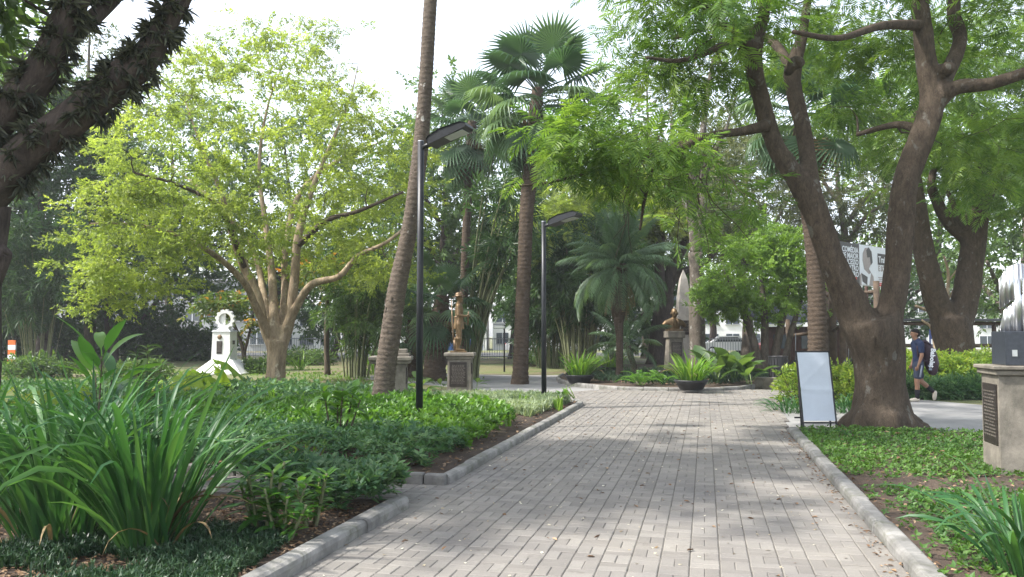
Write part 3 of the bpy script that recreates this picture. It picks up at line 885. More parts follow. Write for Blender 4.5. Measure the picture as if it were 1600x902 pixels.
# ================================================================ PALMS
def fan_leaf(R=1.0, lp=1.2, n=30, span=5.2, droop=.45, fold=.03):
    """petiole along +Y then a pleated fan"""
    V = []; T = []; Q = []
    mb = MB()
    u = np.linspace(0, 1, 5)
    pt = np.stack([0 * u, u * lp, -.10 * lp * u * u], -1)
    mb.tube(pt, np.linspace(.022, .012, 5), 4, cap=False)
    hub = pt[-1]
    V = [hub]
    for i in range(n):
        a0 = -span / 2 + span * i / n; a1 = -span / 2 + span * (i + 1) / n; am = (a0 + a1) / 2
        L = R * (1 - .22 * abs(am / (span / 2)) ** 2) * random.uniform(.92, 1.04)
        def q(a, r, dz): return hub + np.array((math.sin(a) * r, math.cos(a) * r, dz))
        b = len(V)
        r1, r2 = .52 * L, .8 * L
        V += [q(a0, r1, fold - .06 * L), q(am, r1, -.02 * L - .06 * L), q(a1, r1, fold - .06 * L),
              q(am - .02, r2, -.06 * L - droop * .35 * L), q(am + .02, r2, -.06 * L - droop * .35 * L), q(am, L * random.uniform(.9, 1), -.06 * L - droop * random.uniform(.8, 1.2) * L)]
        T += [[0, b, b + 1], [0, b + 1, b + 2], [b, b + 3, b + 1], [b + 1, b + 4, b + 2], [b + 3, b + 4, b + 1], [b + 3, b + 5, b + 4]]
    mb.add(V, None, T)
    return mb
def pin_leaf(L=2.5, n=34, bend=1.0, wl=.42, w=.03, e0=.9, droop=.5, vee=.35):
    """feather frond: starts at elevation e0 along +Y and bends down by bend"""
    mb = MB(); m = 14
    t = np.linspace(0, 1, m); e = e0 - bend * t ** 1.3
    st = L / (m - 1)
    pts = np.vstack([[0, 0, 0], np.cumsum(np.stack([0 * t[1:], np.cos(e[1:]) * st, np.sin(e[1:]) * st], -1), 0)])
    mb.tube(pts, np.linspace(.022, .005, m) * (L / 2.5), 4, cap=False)
    parts = []
    for i in range(n):
        f = .14 + .86 * (i + .5) / n; k = f * (m - 1); j = min(int(k), m - 2); fr = k - j
        p = pts[j] * (1 - fr) + pts[j + 1] * fr; tg = unit(pts[j + 1] - pts[j])
        l = wl * L * .4 * math.sin(math.pi * (.12 + .80 * f)) ** .8 * random.uniform(.9, 1.1)
        for sd in (1, -1):
            d = unit(np.array((sd * .85, 0, 0)) + tg * .55 + np.array((0, 0, vee)) + rng.normal(0, .08, 3))
            s_ = unit(np.cross(d, (0, 0, 1.)))
            a = p; b = p + d * l * .5 + np.array((0, 0, -droop * .12 * l)); c = p + d * l * .92 + np.array((0, 0, -droop * .6 * l))
            hw = w * L * .35
            V = [a, b + s_ * hw, c, b - s_ * hw]
            parts.append((np.array(V), np.array([[0, 1, 2, 3]])))
    V, Q, _, R = merge_t(parts)
    mb.add(V, Q)
    return mb
FAN = [fan_leaf(.95, 1.15, 30, 5.0, dr).mesh('frond', smooth=False) for dr in (.25, .4, .55, .75)]
FAN_DEAD = [fan_leaf(.8, .7, 22, 3.6, dr).mesh('dead_frond') for dr in (.9, 1.2)]
PIN = [pin_leaf(2.5, 34, bd, e0=e).mesh('frond') for bd, e in ((.9, .2), (1.3, .3), (1.6, .4))]
PIN_DEAD = [pin_leaf(1.7, 22, .5, .3, e0=.1).mesh('dead_frond')]
PIN_SOFT = [pin_leaf(2.5, 80, bd, .56, .012, e0=.2, droop=1.3, vee=.3).mesh('frond') for bd in (.5, 1.0, 1.5)]
def crown_fronds(t, top, meshes, n, mat, e_lo, e_hi, scale, name='frond', up0=0.0):
    """fronds in a spiral: elevation from e_hi (young, middle) down to e_lo (old, hanging)"""
    for me in meshes:
        if not me.materials: me.materials.append(mat)
    for i in range(n):
        f = (i + .5) / n
        el = e_hi + (e_lo - e_hi) * f + random.gauss(0, .1)
        az = i * 2.39996 + random.gauss(0, .2)
        o = obj(name, meshes[min(len(meshes) - 1, int(f * len(meshes)))], mat, t, top + np.array((0, 0, -.35 * f * scale + up0)),
                (el, random.gauss(0, .15), az), scale * random.uniform(.85, 1.12))
def ringed(amp=.05, pitch=.11, ph=0.):
    def f(i, th, p):
        z = p[2] / pitch + ph + .12 * np.sin(th * 2)
        fr = z - np.floor(z)
        return 1 + amp * (fr - .5) * 2 + .03 * np.sin(3 * th + p[2] * 2)
    return f
def palm_trunk(t, base, pts, rad, mat, pitch=.12, amp=.05, n=18, name='trunk', dens_=.028):
    P_, R_ = catmull(pts, rad, 8)
    # resample finely so the leaf scars are real rings
    L = np.concatenate([[0], np.cumsum(np.linalg.norm(np.diff(P_, axis=0), axis=1))])
    k = max(20, int(L[-1] / dens_)); s = np.linspace(0, L[-1], k)
    Q_ = np.stack([np.interp(s, L, P_[:, j]) for j in range(3)], -1); RR = np.interp(s, L, R_)
    mb = MB(); mb.tube(Q_, RR, n, ringed(amp, pitch))
    return mb.build(name, mat, t, base, True)

# ---- leaning palm whose crown is above the picture
def leaning_palm():
    D = 17.0; base = G(597, 648)
    t = thing('leaning_palm', 'tall ringed palm trunk leaning right beside the lamp post, crown out of sight', 'palm', base)
    pl = [(595, 652, 52), (597, 640, 42), (600, 600, 33), (604, 565, 32), (611, 520, 31), (621, 450, 29), (632, 395, 26), (642, 345, 25), (650, 290, 25), (658, 225, 24.5), (664, 140, 22), (673, 0, 21), (683, -130, 19), (692, -290, 17)]
    pts = [P(q[0], q[1], D) for q in pl]; pts[0][2] = -.1
    palm_trunk(t, base, pts, [pxm(q[2], D) / 2 for q in pl], M['bark_palm'], .105, .045, 20)
    # ragged old leaf bases round the lower trunk
    mb = MB()
    for k in range(70):
        z = random.choice((random.uniform(1.0, 2.0), random.uniform(.1, 2.6))); f = z / 2.6
        c = P(np.interp(523 - (z - 1.6) / D * FPX, [345, 450, 520, 600, 648], [642, 621, 611, 600, 597]), 523 - (z - 1.6) / D * FPX, D)
        a = random.uniform(0, 6.28); r = pxm(30, D) / 2
        mb.box(c + np.array((math.cos(a) * r, math.sin(a) * r, 0)), (.05, .03, random.uniform(.03, .09)), a + 1.57, .6)
    tag(mb.build('leaf_scar', M['bark_palm'], t, base), kind='stuff')
    crown_fronds(t, pts[-1] - base, PIN, 18, M['leaf_pinnate'], -.9, 1.2, 1.2)
leaning_palm()

# ---- fan palms
def fan_palm(label, bpx, bpy, D, pl, n, scale, dead=8, group=None, el=(-1.0, 1.35), mat='bark_fan', leafm='leaf_fan'):
    base = np.array((P(bpx, bpy, D)[0], D, 0.0))
    t = thing('fan_palm', label, 'palm', base, group)
    pts = [np.array((base[0], D, -.1))] + [P(q[0], q[1], D) for q in pl]
    rad = [pxm(pl[0][2], D) / 2 * 1.25] + [pxm(q[2], D) / 2 for q in pl]
    palm_trunk(t, base, pts, rad, M[mat], .14, .06, 14, dens_=.04)
    top = pts[-1] - base
    crown_fronds(t, top, FAN, n, M[leafm], el[0], el[1], scale)
    if dead: crown_fronds(t, top - np.array((0, 0, .3)), FAN_DEAD, dead, M['leaf_dead'], -1.45, -1.1, scale, 'dead_frond')
    return t
fan_palm('tall fan palm with slim brown trunk standing in the middle of the view', 812, 597, 27.0,
         [(813, 580, 25), (815, 520, 23), (818, 440, 22), (822, 350, 22), (828, 270, 24), (836, 190, 24), (840, 138, 18)], 38, 1.28, 14, None, (-1.25, 1.4))
fan_palm('fan palm behind the lamp head, left of the tall middle palm', 722, 590, 33.0,
         [(722, 560, 15), (725, 450, 13), (730, 330, 13), (735, 240, 15), (738, 190, 14)], 30, 1.2, 14, None, (-1.2, 1.3))
fan_palm('fan palm with ringed trunk and shaggy dead skirt behind the feathery tree', 1276, 606, 25.0,
         [(1276, 590, 30), (1277, 500, 29), (1274, 420, 26), (1262, 320, 24), (1252, 230, 24), (1250, 165, 20)], 26, 1.15, 16)
fan_palm('stout fan palm with thick red-brown trunk behind the standing statue', 678, 592, 29.0,
         [(679, 570, 34), (681, 530, 32), (688, 490, 28), (692, 462, 20)], 20, .95, 6, None, (-.9, 1.2))
fan_palm('low fan palm half hidden between the leaning palm and the lamp post', 645, 590, 31.0,
         [(645, 570, 26), (645, 530, 24), (646, 500, 18)], 16, .9, 4, None, (-.9, 1.2))

# ---- feather palms by the island
def feather_palm(label, bpx, z0, D, pl, n, scale, meshes, dead=0, el=(-.8, 1.25), name='feather_palm'):
    base = np.array((P(bpx, 560, D)[0], D, z0))
    t = thing(name, label, 'palm', base)
    pts = [base - np.array((0, 0, .1))] + [P(q[0], q[1], D) for q in pl]
    palm_trunk(t, base, pts, [pxm(pl[0][2], D) / 2 * 1.2] + [pxm(q[2], D) / 2 for q in pl], M['bark_fan'], .09, .08, 12)
    top = pts[-1] - base
    crown_fronds(t, top, meshes, n, M['leaf_pinnate'], el[0], el[1], scale)
    if dead: crown_fronds(t, top - np.array((0, 0, .2)), PIN_DEAD, dead, M['leaf_dead'], -1.45, -1.05, scale, 'dead_frond')
feather_palm('feather palm with grey-green crown and hanging dead fronds on the island', 968, .2, 28.0,
             [(968, 570, 11), (968, 530, 11), (967, 506, 14), (967, 485, 24), (968, 445, 28), (970, 412, 20)], 70, .84, PIN_SOFT, 18, (-.45, 1.5))
feather_palm('small soft feather palm with short dark trunk left of the bust', 992, .2, 29.5,
             [(990, 570, 9), (984, 552, 9), (980, 535, 8)], 18, .62, PIN_SOFT, 0, (-.4, 1.2))

# ---- cane clumps
def cane_clump(label, px, D, n, h, spread, lean=(0, 0), leaf='leaf_dark', per=60, size=.5, r=.03, name='cane_clump', bend=.35, low=.35, cmat='bamboo'):
    base = np.array((P(px, 560, D)[0], D, 0.0))
    t = thing(name, label, 'bamboo', base)
    tg = []
    for i in range(n):
        a = random.uniform(0, 6.28); rr = random.random() ** .5
        b = np.array((math.cos(a) * rr * spread * .35, math.sin(a) * rr * spread * .35, -.05))
        H = h * random.uniform(.65, 1.08)
        out = np.array((math.cos(a) * rr * spread + lean[0], math.sin(a) * rr * spread + lean[1], 0)) * random.uniform(.7, 1.2)
        u = np.linspace(0, 1, 9)[:, None]
        pts = b + u * np.array((0, 0, H)) * (1 - .08 * u) + out * u ** (1.6)
        MB().tube(pts, np.linspace(r, r * .35, 9) * random.uniform(.8, 1.2), 6, cap=False).build('cane', M[cmat], t, None, True)
        for k in range(per // 10):
            f = low + (1 - low) * random.random() ** .7; j = f * 8; q = int(min(j, 7))
            tg.append(pts[q] * (1 - (j - q)) + pts[q + 1] * (j - q) + rng.normal(0, .25, 3))
    leaves(np.array(tg), 10, bend, T_SP5N, size, 'foliage', M[leaf], t, None, .9, .6, .5)
T_SP5N = t_sprig(6, rhomb, .75, .2, .8)
cane_clump('dense dark bamboo clump behind the second lamp post', 905, 36.0, 50, 7.0, 1.9, size=.5, low=.5, r=.04)
cane_clump('arching grey canes fanning out right of the standing statue', 738, 30.0, 18, 7.6, .6, (1.3, 0), per=20, size=.5, r=.055, low=.78)
cane_clump('slender multi-stemmed bamboo shrub behind the pale-trunked tree', 553, 31.0, 16, 4.6, 1.5, (-.1, 0), 'leaf_mid', per=50, size=.42, r=.045, low=.42)
cane_clump('dark bamboo clump between the tall middle palm and the back fence', 862, 40.0, 30, 6.5, 2.2, size=.55)
cane_clump('bamboo thicket at the far left behind the broad-leaved plants', 60, 40.0, 30, 8.0, 2.6, size=.6)

# ================================================================ OTHER TREES
def simple_tree(name, label, base, limbs, targets, tmpl, per, rc, size, leafm, barkm, voxel=None, *, group=None, flat=.5, droop=.2, up=.75, trunk_r=None, rk=.014, cat='tree'):
    t = thing(name, label, cat, base, group)
    mb = MB(); nd = [[], []]; mm = MB() if voxel else mb
    for i, (pts, rad) in enumerate(limbs):
        p, r = catmull(pts, rad, 5)
        mm.tube(p, r, 14 if rad[0] > .1 else 8, lumpy(.07, 3, i * 1.3 + base[0], .35 if i == 0 else 0, base[2], 5))
        nd[0] += list(p); nd[1] += list(r)
    grow(nd[0], nd[1], targets, mb, .008, .12, .12, 5, rk)
    if voxel: remeshed(mm, 'trunk', M[barkm], t, base, voxel, 4, .04, .5)
    w_ = mb.build('branch_web' if voxel else 'trunk', M[barkm], t, base, True)
    if voxel: tag(w_, kind='stuff')
    leaves(targets, per, rc, tmpl, size, 'crown', M[leafm], t, base, flat, droop, up)
    return t
def pxl(D, pl):
    return [P(q[0], q[1], q[3] if len(q) > 3 else D) for q in pl], [pxm(q[2], D) / 2 for q in pl]

# second tree on the right, behind the hedge
D = 26.0; b = np.array((P(1492, 580, D)[0], D, 0.))
lm = [pxl(D, [(1494, 610, 66), (1494, 585, 58), (1494, 555, 54), (1490, 520, 60), (1486, 495, 58)]),
      pxl(D, [(1488, 520, 44), (1468, 480, 38), (1452, 430, 34, 25.7), (1440, 370, 30, 25.4), (1432, 310, 24, 25), (1425, 230, 18, 25), (1440, 130, 12, 25)]),
      pxl(D, [(1492, 520, 44), (1508, 470, 40), (1516, 420, 38), (1522, 370, 36), (1530, 320, 34), (1545, 285, 30), (1580, 262, 24), (1620, 235, 20), (1680, 190, 12)]),
      pxl(D, [(1516, 375, 26), (1485, 350, 22), (1466, 320, 18), (1455, 285, 14), (1470, 230, 8)]),
      pxl(D, [(1500, 345, 12), (1490, 320, 10), (1478, 295, 8)]),
      pxl(D, [(1530, 310, 20), (1535, 240, 14), (1520, 170, 10), (1500, 90, 7)])]
tg = np.vstack([pxell(1480, 190, 26, 190, 110, 4, 80, .2), pxell(1570, 270, 25, 90, 80, 3, 26), pxell(1560, 60, 26, 150, 90, 4, 36)])
simple_tree('lawn_tree', 'second dark tree forking low behind the yellow-green hedge on the right', b, lm, tg, T_F2, 12, .6, .68, 'leaf_feather', 'bark_main', .07, flat=.4)

# mottled tree beside the obelisk
D = 33.0; b = np.array((P(1091, 580, D)[0], D, .1))
lm = [pxl(D, [(1092, 590, 30), (1091, 560, 25), (1089, 500, 24), (1089, 440, 22), (1087, 395, 22)]),
      pxl(D, [(1087, 400, 18), (1083, 350, 16), (1068, 300, 14), (1055, 250, 10), (1050, 190, 7)]),
      pxl(D, [(1088, 400, 18), (1095, 340, 16), (1100, 280, 14), (1098, 220, 11), (1105, 150, 8), (1115, 90, 5)]),
      pxl(D, [(1097, 320, 9), (1085, 280, 8), (1065, 250, 6), (1040, 235, 4)]),
      pxl(D, [(1099, 280, 9), (1115, 240, 8), (1135, 200, 5), (1150, 150, 3)])]
tg = np.vstack([pxell(1090, 150, 33, 100, 90, 2.6, 34, .2), pxell(1120, 250, 33, 60, 50, 2, 10), pxell(1040, 250, 33, 50, 60, 2, 10)])
simple_tree('mottled_tree', 'slim tree with pale mottled grey bark beside the obelisk', b, lm, tg, T_SP7, 16, .6, .34, 'leaf_olive', 'bark_mottled')

# round fresh-green tree with several stems
D = 30.5; b = np.array((P(1190, 590, D)[0], D, .1))
lm = [pxl(D, [(1188, 600, 14), (1184, 560, 13), (1170, 510, 11), (1150, 460, 8), (1130, 420, 5)]),
      pxl(D, [(1196, 600, 15), (1195, 550, 13), (1195, 500, 11), (1190, 440, 8), (1185, 390, 5)]),
      pxl(D, [(1204, 600, 14), (1212, 550, 13), (1222, 500, 11), (1232, 440, 8), (1235, 390, 5)]),
      pxl(D, [(1208, 602, 11), (1226, 560, 10), (1236, 520, 9), (1252, 470, 6)])]
tg = np.vstack([pxell(1180, 430, 30.5, 82, 70, 2.0, 90, .35), pxell(1215, 380, 30.5, 55, 45, 1.5, 28), pxell(1140, 460, 30, 45, 38, 1.2, 24), pxell(1250, 440, 31, 30, 60, 1.2, 16)])
simple_tree('round_bush_tree', 'rounded fresh-green small tree with several stems left of the blank sign board', b, lm, tg, T_SP7, 44, .42, .235, 'leaf_bush', 'bark_grey')

# tangled dark tree behind the obelisk
D = 40.0; b = np.array((P(1030, 580, D)[0], D, 0))
lm = [pxl(D, [(1028, 590, 40), (1030, 540, 32), (1036, 490, 30), (1040, 460, 28)]),
      pxl(D, [(1040, 470, 20), (1050, 420, 17), (1075, 370, 14), (1085, 320, 10), (1080, 270, 6)]),
      pxl(D, [(1038, 470, 20), (1030, 420, 16), (1032, 360, 13), (1022, 300, 9), (1030, 240, 6)]),
      pxl(D, [(1038, 470, 16), (1005, 430, 13), (985, 390, 11), (960, 340, 8), (940, 290, 5)]),
      pxl(D, [(1042, 460, 14), (1060, 430, 12), (1100, 410, 10), (1130, 380, 7)])]
tg = np.vstack([pxell(1040, 320, 41, 130, 80, 4, 60, .2), pxell(960, 350, 40, 80, 50, 3, 24), pxell(1130, 330, 41, 80, 60, 3, 26)])
simple_tree('tangled_tree', 'dark tangled tree with spreading bare limbs behind the obelisk', b, lm, tg, T_SP7, 26, .8, .45, 'leaf_olive', 'bark_dark')

# flat layered light-green tree mid distance, above the second lamp
D = 38.0; b = np.array((P(915, 585, D)[0], D, 0))
lm = [pxl(D, [(915, 592, 14), (917, 520, 11), (925, 440, 9), (930, 380, 7), (940, 320, 4)]),
      pxl(D, [(925, 440, 7), (890, 390, 6), (860, 370, 4), (790, 355, 3)])]
tg = np.vstack([pxell(900, 330, 38, 100, 18, 3, 26), pxell(880, 375, 37, 90, 10, 2.5, 20), pxell(960, 290, 38, 80, 25, 3, 22), pxell(850, 410, 37, 60, 10, 2, 10), pxell(1000, 340, 38, 60, 25, 3, 12)])
simple_tree('layered_tree', 'slight tree with flat yellow-green layers above the second lamp post', b, lm, tg, T_F2, 12, .75, .82, 'leaf_yellow', 'twig', flat=.15)

# small shrub with orange turning leaves behind the white monument
D = 37.0; b = np.array((P(372, 570, D)[0], D, 0))
lm = [pxl(D, [(385, 585, 7), (378, 540, 6), (362, 500, 5), (345, 470, 3)]), pxl(D, [(380, 560, 5), (392, 510, 4), (400, 470, 3)])]
tg = np.vstack([pxell(345, 475, 37, 45, 22, 1.0, 24), pxell(375, 500, 37, 40, 30, 1, 12)])
simple_tree('orange_leaved_shrub', 'small shrub with some orange leaves above the white monument', b, lm, tg, T_SP5, 12, .35, .4, 'leaf_orange', 'twig')
D = 33.0; b = np.array((P(512, 575, D)[0], D, 0))
lm = [pxl(D, [(512, 590, 9), (510, 530, 8), (512, 470, 6), (520, 420, 4)])]
tg = np.vstack([pxell(515, 420, 33, 40, 30, 1, 12), pxell(470, 430, 33, 45, 30, 1, 12)])
simple_tree('orange_tipped_sapling', 'sapling with orange-tipped leaves behind the pale forked trunk', b, lm, tg, T_SP5, 10, .35, .4, 'leaf_orange', 'twig')

# ---- the dark evergreens on the left and the trees all along the back
def generic(name, label, px, D, top, spread, leafm, barkm, w=26, lo=430, n=120, per=30, size=.45, tmpl=None, rc=.85, group=None, depth=3.5, stems=5, flat=.6, bpx=None):
    bpx = px if bpx is None else bpx
    b = np.array((P(bpx, 560, D)[0], D, 0.))
    yb = 523 + 1.6 / D * FPX
    ym = lo * .55 + yb * .45 if lo < yb else yb - 40
    lm = [pxl(D, [(bpx, yb + 5, w * 1.3), (bpx + 1, yb - 10, w), (bpx + random.uniform(-6, 6), ym, w * .85), (px + random.uniform(-8, 8), lo, w * .7), (px + random.uniform(-15, 15), (lo + top) / 2, w * .35), (px, top + 20, w * .12)])]
    for k in range(stems):
        s = random.choice((-1, 1)) if k > 1 else (-1, 1)[k]
        y0 = random.uniform(lo * .7 + top * .3, lo * .9 + yb * .1)
        lm.append(pxl(D, [(px, y0, w * .45, D), (px + s * spread * .3, y0 - 45, w * .33, D + random.uniform(-1, 1)), (px + s * spread * random.uniform(.5, .8), y0 - random.uniform(60, 130), w * .15, D + random.uniform(-depth, depth) * .7)]))
    cy, ry = (top + lo) / 2, (lo - top) / 2
    tg = pxell(px, cy, D, spread, ry, depth, n, .35)
    # a few stray boughs break the outline
    tg = np.vstack([tg, pxell(px, cy - ry * .1, D, spread * 1.18, ry * 1.12, depth, n // 6, .9)])
    return simple_tree(name, label, b, lm, tg, tmpl or T_SP7, int(per * .58), rc, size * 1.22, leafm, barkm, group=group, flat=flat)
generic('evergreen_tree', 'tall dark evergreen behind the fern-covered limbs at the left edge', 70, 44, 110, 125, 'leaf_dark', 'bark_dark', 24, 500, 210, 34, .55, depth=4)
generic('evergreen_tree', 'dark evergreen partly cut by the left picture edge', -30, 48, 150, 120, 'leaf_dark', 'bark_dark', 20, 520, 150, 30, .6, depth=4)
generic('evergreen_tree', 'second dark evergreen between the left edge and the white monument', 175, 47, 240, 95, 'leaf_dark', 'bark_dark', 16, 500, 110, 28, .42)
generic('evergreen_tree', 'dark evergreen with low skirts behind the yellow-green tree, over the monument', 225, 50, 330, 110, 'leaf_dark', 'bark_dark', 16, 525, 110, 26, .45)
generic('broadleaf_tree', 'bright broadleaf tree seen at the left edge under the upper fern limb', 15, 40, 75, 60, 'leaf_bush', 'bark_dark', 14, 150, 34, 26, .36, bpx=-60)
generic('drooping_tree', 'grey-green drooping tree seen between the fern limbs and the sky', 140, 48, 30, 70, 'leaf_olive', 'bark_grey', 18, 250, 70, 22, .4)
generic('far_tree', 'far bluish-green treetop above the left shoulder of the yellow-green tree', 265, 58, 135, 95, 'leaf_mid', 'bark_grey', 14, 420, 90, 26, .6, rc=1.3)
generic('far_tree', 'far tree whose dark crown fills behind the yellow-green tree', 440, 52, 170, 170, 'leaf_mid', 'bark_dark', 14, 470, 150, 26, .6, rc=1.3)
generic('far_tree', 'far green tree between leaning palm and the fan palms', 690, 44, 140, 95, 'leaf_mid', 'bark_dark', 16, 430, 130, 28, .5, rc=1.0)
generic('far_tree', 'far dense tree low behind the standing statue', 620, 48, 330, 120, 'leaf_dark', 'bark_dark', 14, 515, 100, 26, .55, rc=1.0)
generic('far_tree', 'far green tree right of the tall middle palm', 880, 50, 210, 95, 'leaf_mid', 'bark_dark', 16, 440, 100, 26, .55, rc=1.1)
generic('far_tree', 'far dark tree behind the feather palm on the island', 960, 47, 390, 130, 'leaf_dark', 'bark_dark', 14, 540, 110, 26, .5, rc=1.0)
generic('far_tree', 'far airy tree above the tangled tree and the obelisk', 1010, 56, 90, 130, 'leaf_olive', 'bark_grey', 16, 400, 120, 22, .6, rc=1.3)
generic('far_conifer', 'grey-brown fine-leaved conifer behind the round bush tree', 1165, 48, 180, 110, 'leaf_olive', 'bark_grey', 18, 420, 150, 30, .5, T_SP9, 1.1)
generic('far_conifer', 'grey-brown fine-leaved conifer between the two forked leaders', 1320, 50, 130, 110, 'leaf_olive', 'bark_grey', 18, 400, 150, 30, .5, T_SP9, 1.1)
generic('far_tree', 'far light-green tree behind the second dark tree on the right', 1470, 54, 120, 130, 'leaf_bush', 'bark_grey', 16, 440, 130, 24, .6, rc=1.2)
generic('far_tree', 'far tree at the right edge behind the metal sculpture', 1590, 44, 230, 90, 'leaf_mid', 'bark_grey', 26, 520, 100, 26, .5, rc=1.0)
generic('far_tree', 'far tree low behind the playground', 1390, 62, 380, 150, 'leaf_dark', 'bark_dark', 12, 520, 90, 24, .65, rc=1.2)
generic('far_tree', 'far tree low behind the obelisk and the railing', 1110, 66, 330, 100, 'leaf_mid', 'bark_dark', 12, 480, 80, 24, .65, rc=1.2)
generic('far_tree', 'far dark tree behind the bamboo shrub in the middle left', 520, 56, 360, 120, 'leaf_dark', 'bark_dark', 12, 525, 90, 24, .6, rc=1.2)
generic('far_tree', 'far tree behind the dense bamboo clump', 800, 55, 330, 90, 'leaf_mid', 'bark_dark', 12, 490, 80, 24, .6, rc=1.2)
# unseen tree added outside the view to throw shade on the walks
generic('added_shade_tree', 'unseen leafy tree added left of the near bed, beyond the fern-covered tree, to shade the walks', -330, 14, -160, 260, 'leaf_mid', 'bark_dark', 60, 180, 110, 26, .4, depth=3.5)

# ================================================================ PLANTS
def blade(L=1.0, w=.04, bend=1.2, e0=1.45, n=8, fold=.35, tipdroop=0.0, twist=0.0):
    """strap leaf starting at the origin, rising at elevation e0 towards +Y and bending over"""
    t = np.linspace(0, 1, n + 1); e = e0 - bend * t ** 1.7 - tipdroop * np.clip(t - .7, 0, 1) * 6
    st = L / n
    c = np.vstack([[0, 0, 0], np.cumsum(np.stack([0 * t[1:], np.cos(e[1:]) * st, np.sin(e[1:]) * st], -1), 0)])
    hw = w / 2 * np.clip(.55 + 1.6 * t, 0, 1) * np.clip((1 - t) * 3.2, 0.02, 1) ** .7
    nr = np.stack([0 * t, -np.sin(e), np.cos(e)], -1)
    a = twist * t
    sx = np.stack([np.cos(a), np.sin(a) * nr[:, 1], np.sin(a) * nr[:, 2]], -1)
    Lf = c - sx * hw[:, None] + nr * (hw * fold)[:, None]; Rt = c + sx * hw[:, None] + nr * (hw * fold)[:, None]
    V = np.stack([Lf, c, Rt], 1).reshape(-1, 3)
    Q = []
    for i in range(n):
        for j in (0, 1): Q.append([3 * i + j, 3 * i + j + 1, 3 * i + 4 + j, 3 * i + 3 + j])
    return V, np.array(Q)
def blade_set(k, L, w, bends, mat, tip=.0, fold=.35):
    out = []
    for i in range(k):
        V, Q = blade(L * random.uniform(.75, 1.1), w * random.uniform(.8, 1.15), random.uniform(*bends), 1.5, 8, fold, tip if random.random() < .3 else 0, random.gauss(0, .5))
        me = np_mesh('leaf', V, Q, None, np.full(len(V), (i + .5) / k), True); me.materials.append(M[mat]); out.append(me)
    return out
DEADS = []
def strap_clump(name, label, loc, meshes, n, spread, tilt, cat='plant', group=None, smin=.7, smax=1.1, ell_=(1, 1), rz=0., parent=None, z=0.0):
    t = thing(name, label, cat, loc, group) if parent is None else parent
    for i in range(n):
        rr = random.random() ** .6; a = random.uniform(0, 6.283)
        x, y = math.cos(a) * rr * spread * ell_[0], math.sin(a) * rr * spread * ell_[1]
        az = a + random.gauss(0, .55) - math.pi / 2
        tl = -tilt * rr * random.uniform(.5, 1.2)
        obj('leaf', random.choice(DEADS) if DEADS and smax > 1.09 and random.random() < .03 else random.choice(meshes), None, t, (x * math.cos(rz) - y * math.sin(rz), x * math.sin(rz) + y * math.cos(rz), z), (tl, random.gauss(0, .12), az + rz), random.uniform(smin, smax))
    return t
BL_BIG = blade_set(22, 1.4, .036, (.15, 1.35), 'leaf_strap', .4)
BL_MID = blade_set(10, 1.0, .036, (.5, 1.5), 'leaf_strap', .4)
BL_LILY = blade_set(10, .95, .045, (.2, 1.3), 'leaf_lily', .3)
DEADS += blade_set(4, .8, .035, (1.2, 2.0), 'leaf_dead', .3)
BL_AGAVE = blade_set(6, 1.0, .07, (.1, .4), 'leaf_fan', 0, .5)

# big strap-leaved clumps in the left foreground
gp = 'strap-leaved clumps in the near left bed'
for (px, py, n, sp, tl, s0, s1, lab) in (
        (235, 862, 165, .22, .5, .75, 1.12, 'dark green strap-leaved clump nearest the gravelly soil in the left foreground'),
        (90, 850, 160, .26, .55, .8, 1.12, 'dark green strap-leaved clump at the left edge of the foreground'),
        (155, 800, 135, .24, .45, .8, 1.15, 'strap-leaved clump rising behind and between the two front clumps'),
        (-45, 815, 100, .24, .6, .8, 1.1, 'strap-leaved clump cut by the left picture edge')):
    l = G(px, py, .09); strap_clump('strap_leaf_plant', lab, l, BL_BIG, n, sp, tl, 'plant', gp, s0, s1)
l = G(1600, 905, .09)
strap_clump('strap_leaf_plant', 'strap-leaved clump at the lower right edge, in front of the stone pedestal', l, BL_MID, 70, .14, .5, 'plant', None, .7, 1.05)
l = G(1292, 690, .09)
strap_clump('tuft', 'small spiky grass tuft at the foot of the feathery tree', G(1330, 686, .09), BL_MID, 12, .05, .8, 'plant', None, .25, .4)

# potted strap plants on the island
def potted(label, px, py, z, sc_=1.0, n=90):
    p = G(px, py, z)
    t = thing('potted_plant', label, 'potted plant', p, 'potted strap-leaved plants on the island')
    MB().lathe((0, 0, 0), np.array([(0, 0), (.26, 0), (.36, .16), (.40, .20), (.40, .23), (.36, .23), (.33, .17), (0, .17)]) * sc_, 22).build('pot', M['pot'], t, None, True)
    strap_clump('', '', None, BL_LILY, n, .26 * sc_, .65, parent=t, smin=.6 * sc_, smax=.98 * sc_, z=.16 * sc_)
potted('bushy strap-leaved plant in a low dark bowl at the left end of the island', 905, 599, .1, 1.15, 120)
potted('strap-leaved plant in a dark bowl behind, between bamboo and feather palm', 955, 583, .2, .95, 80)
potted('bright strap-leaved plant in a low dark bowl in front of the bust', 1080, 609, .12, 1.15, 120)

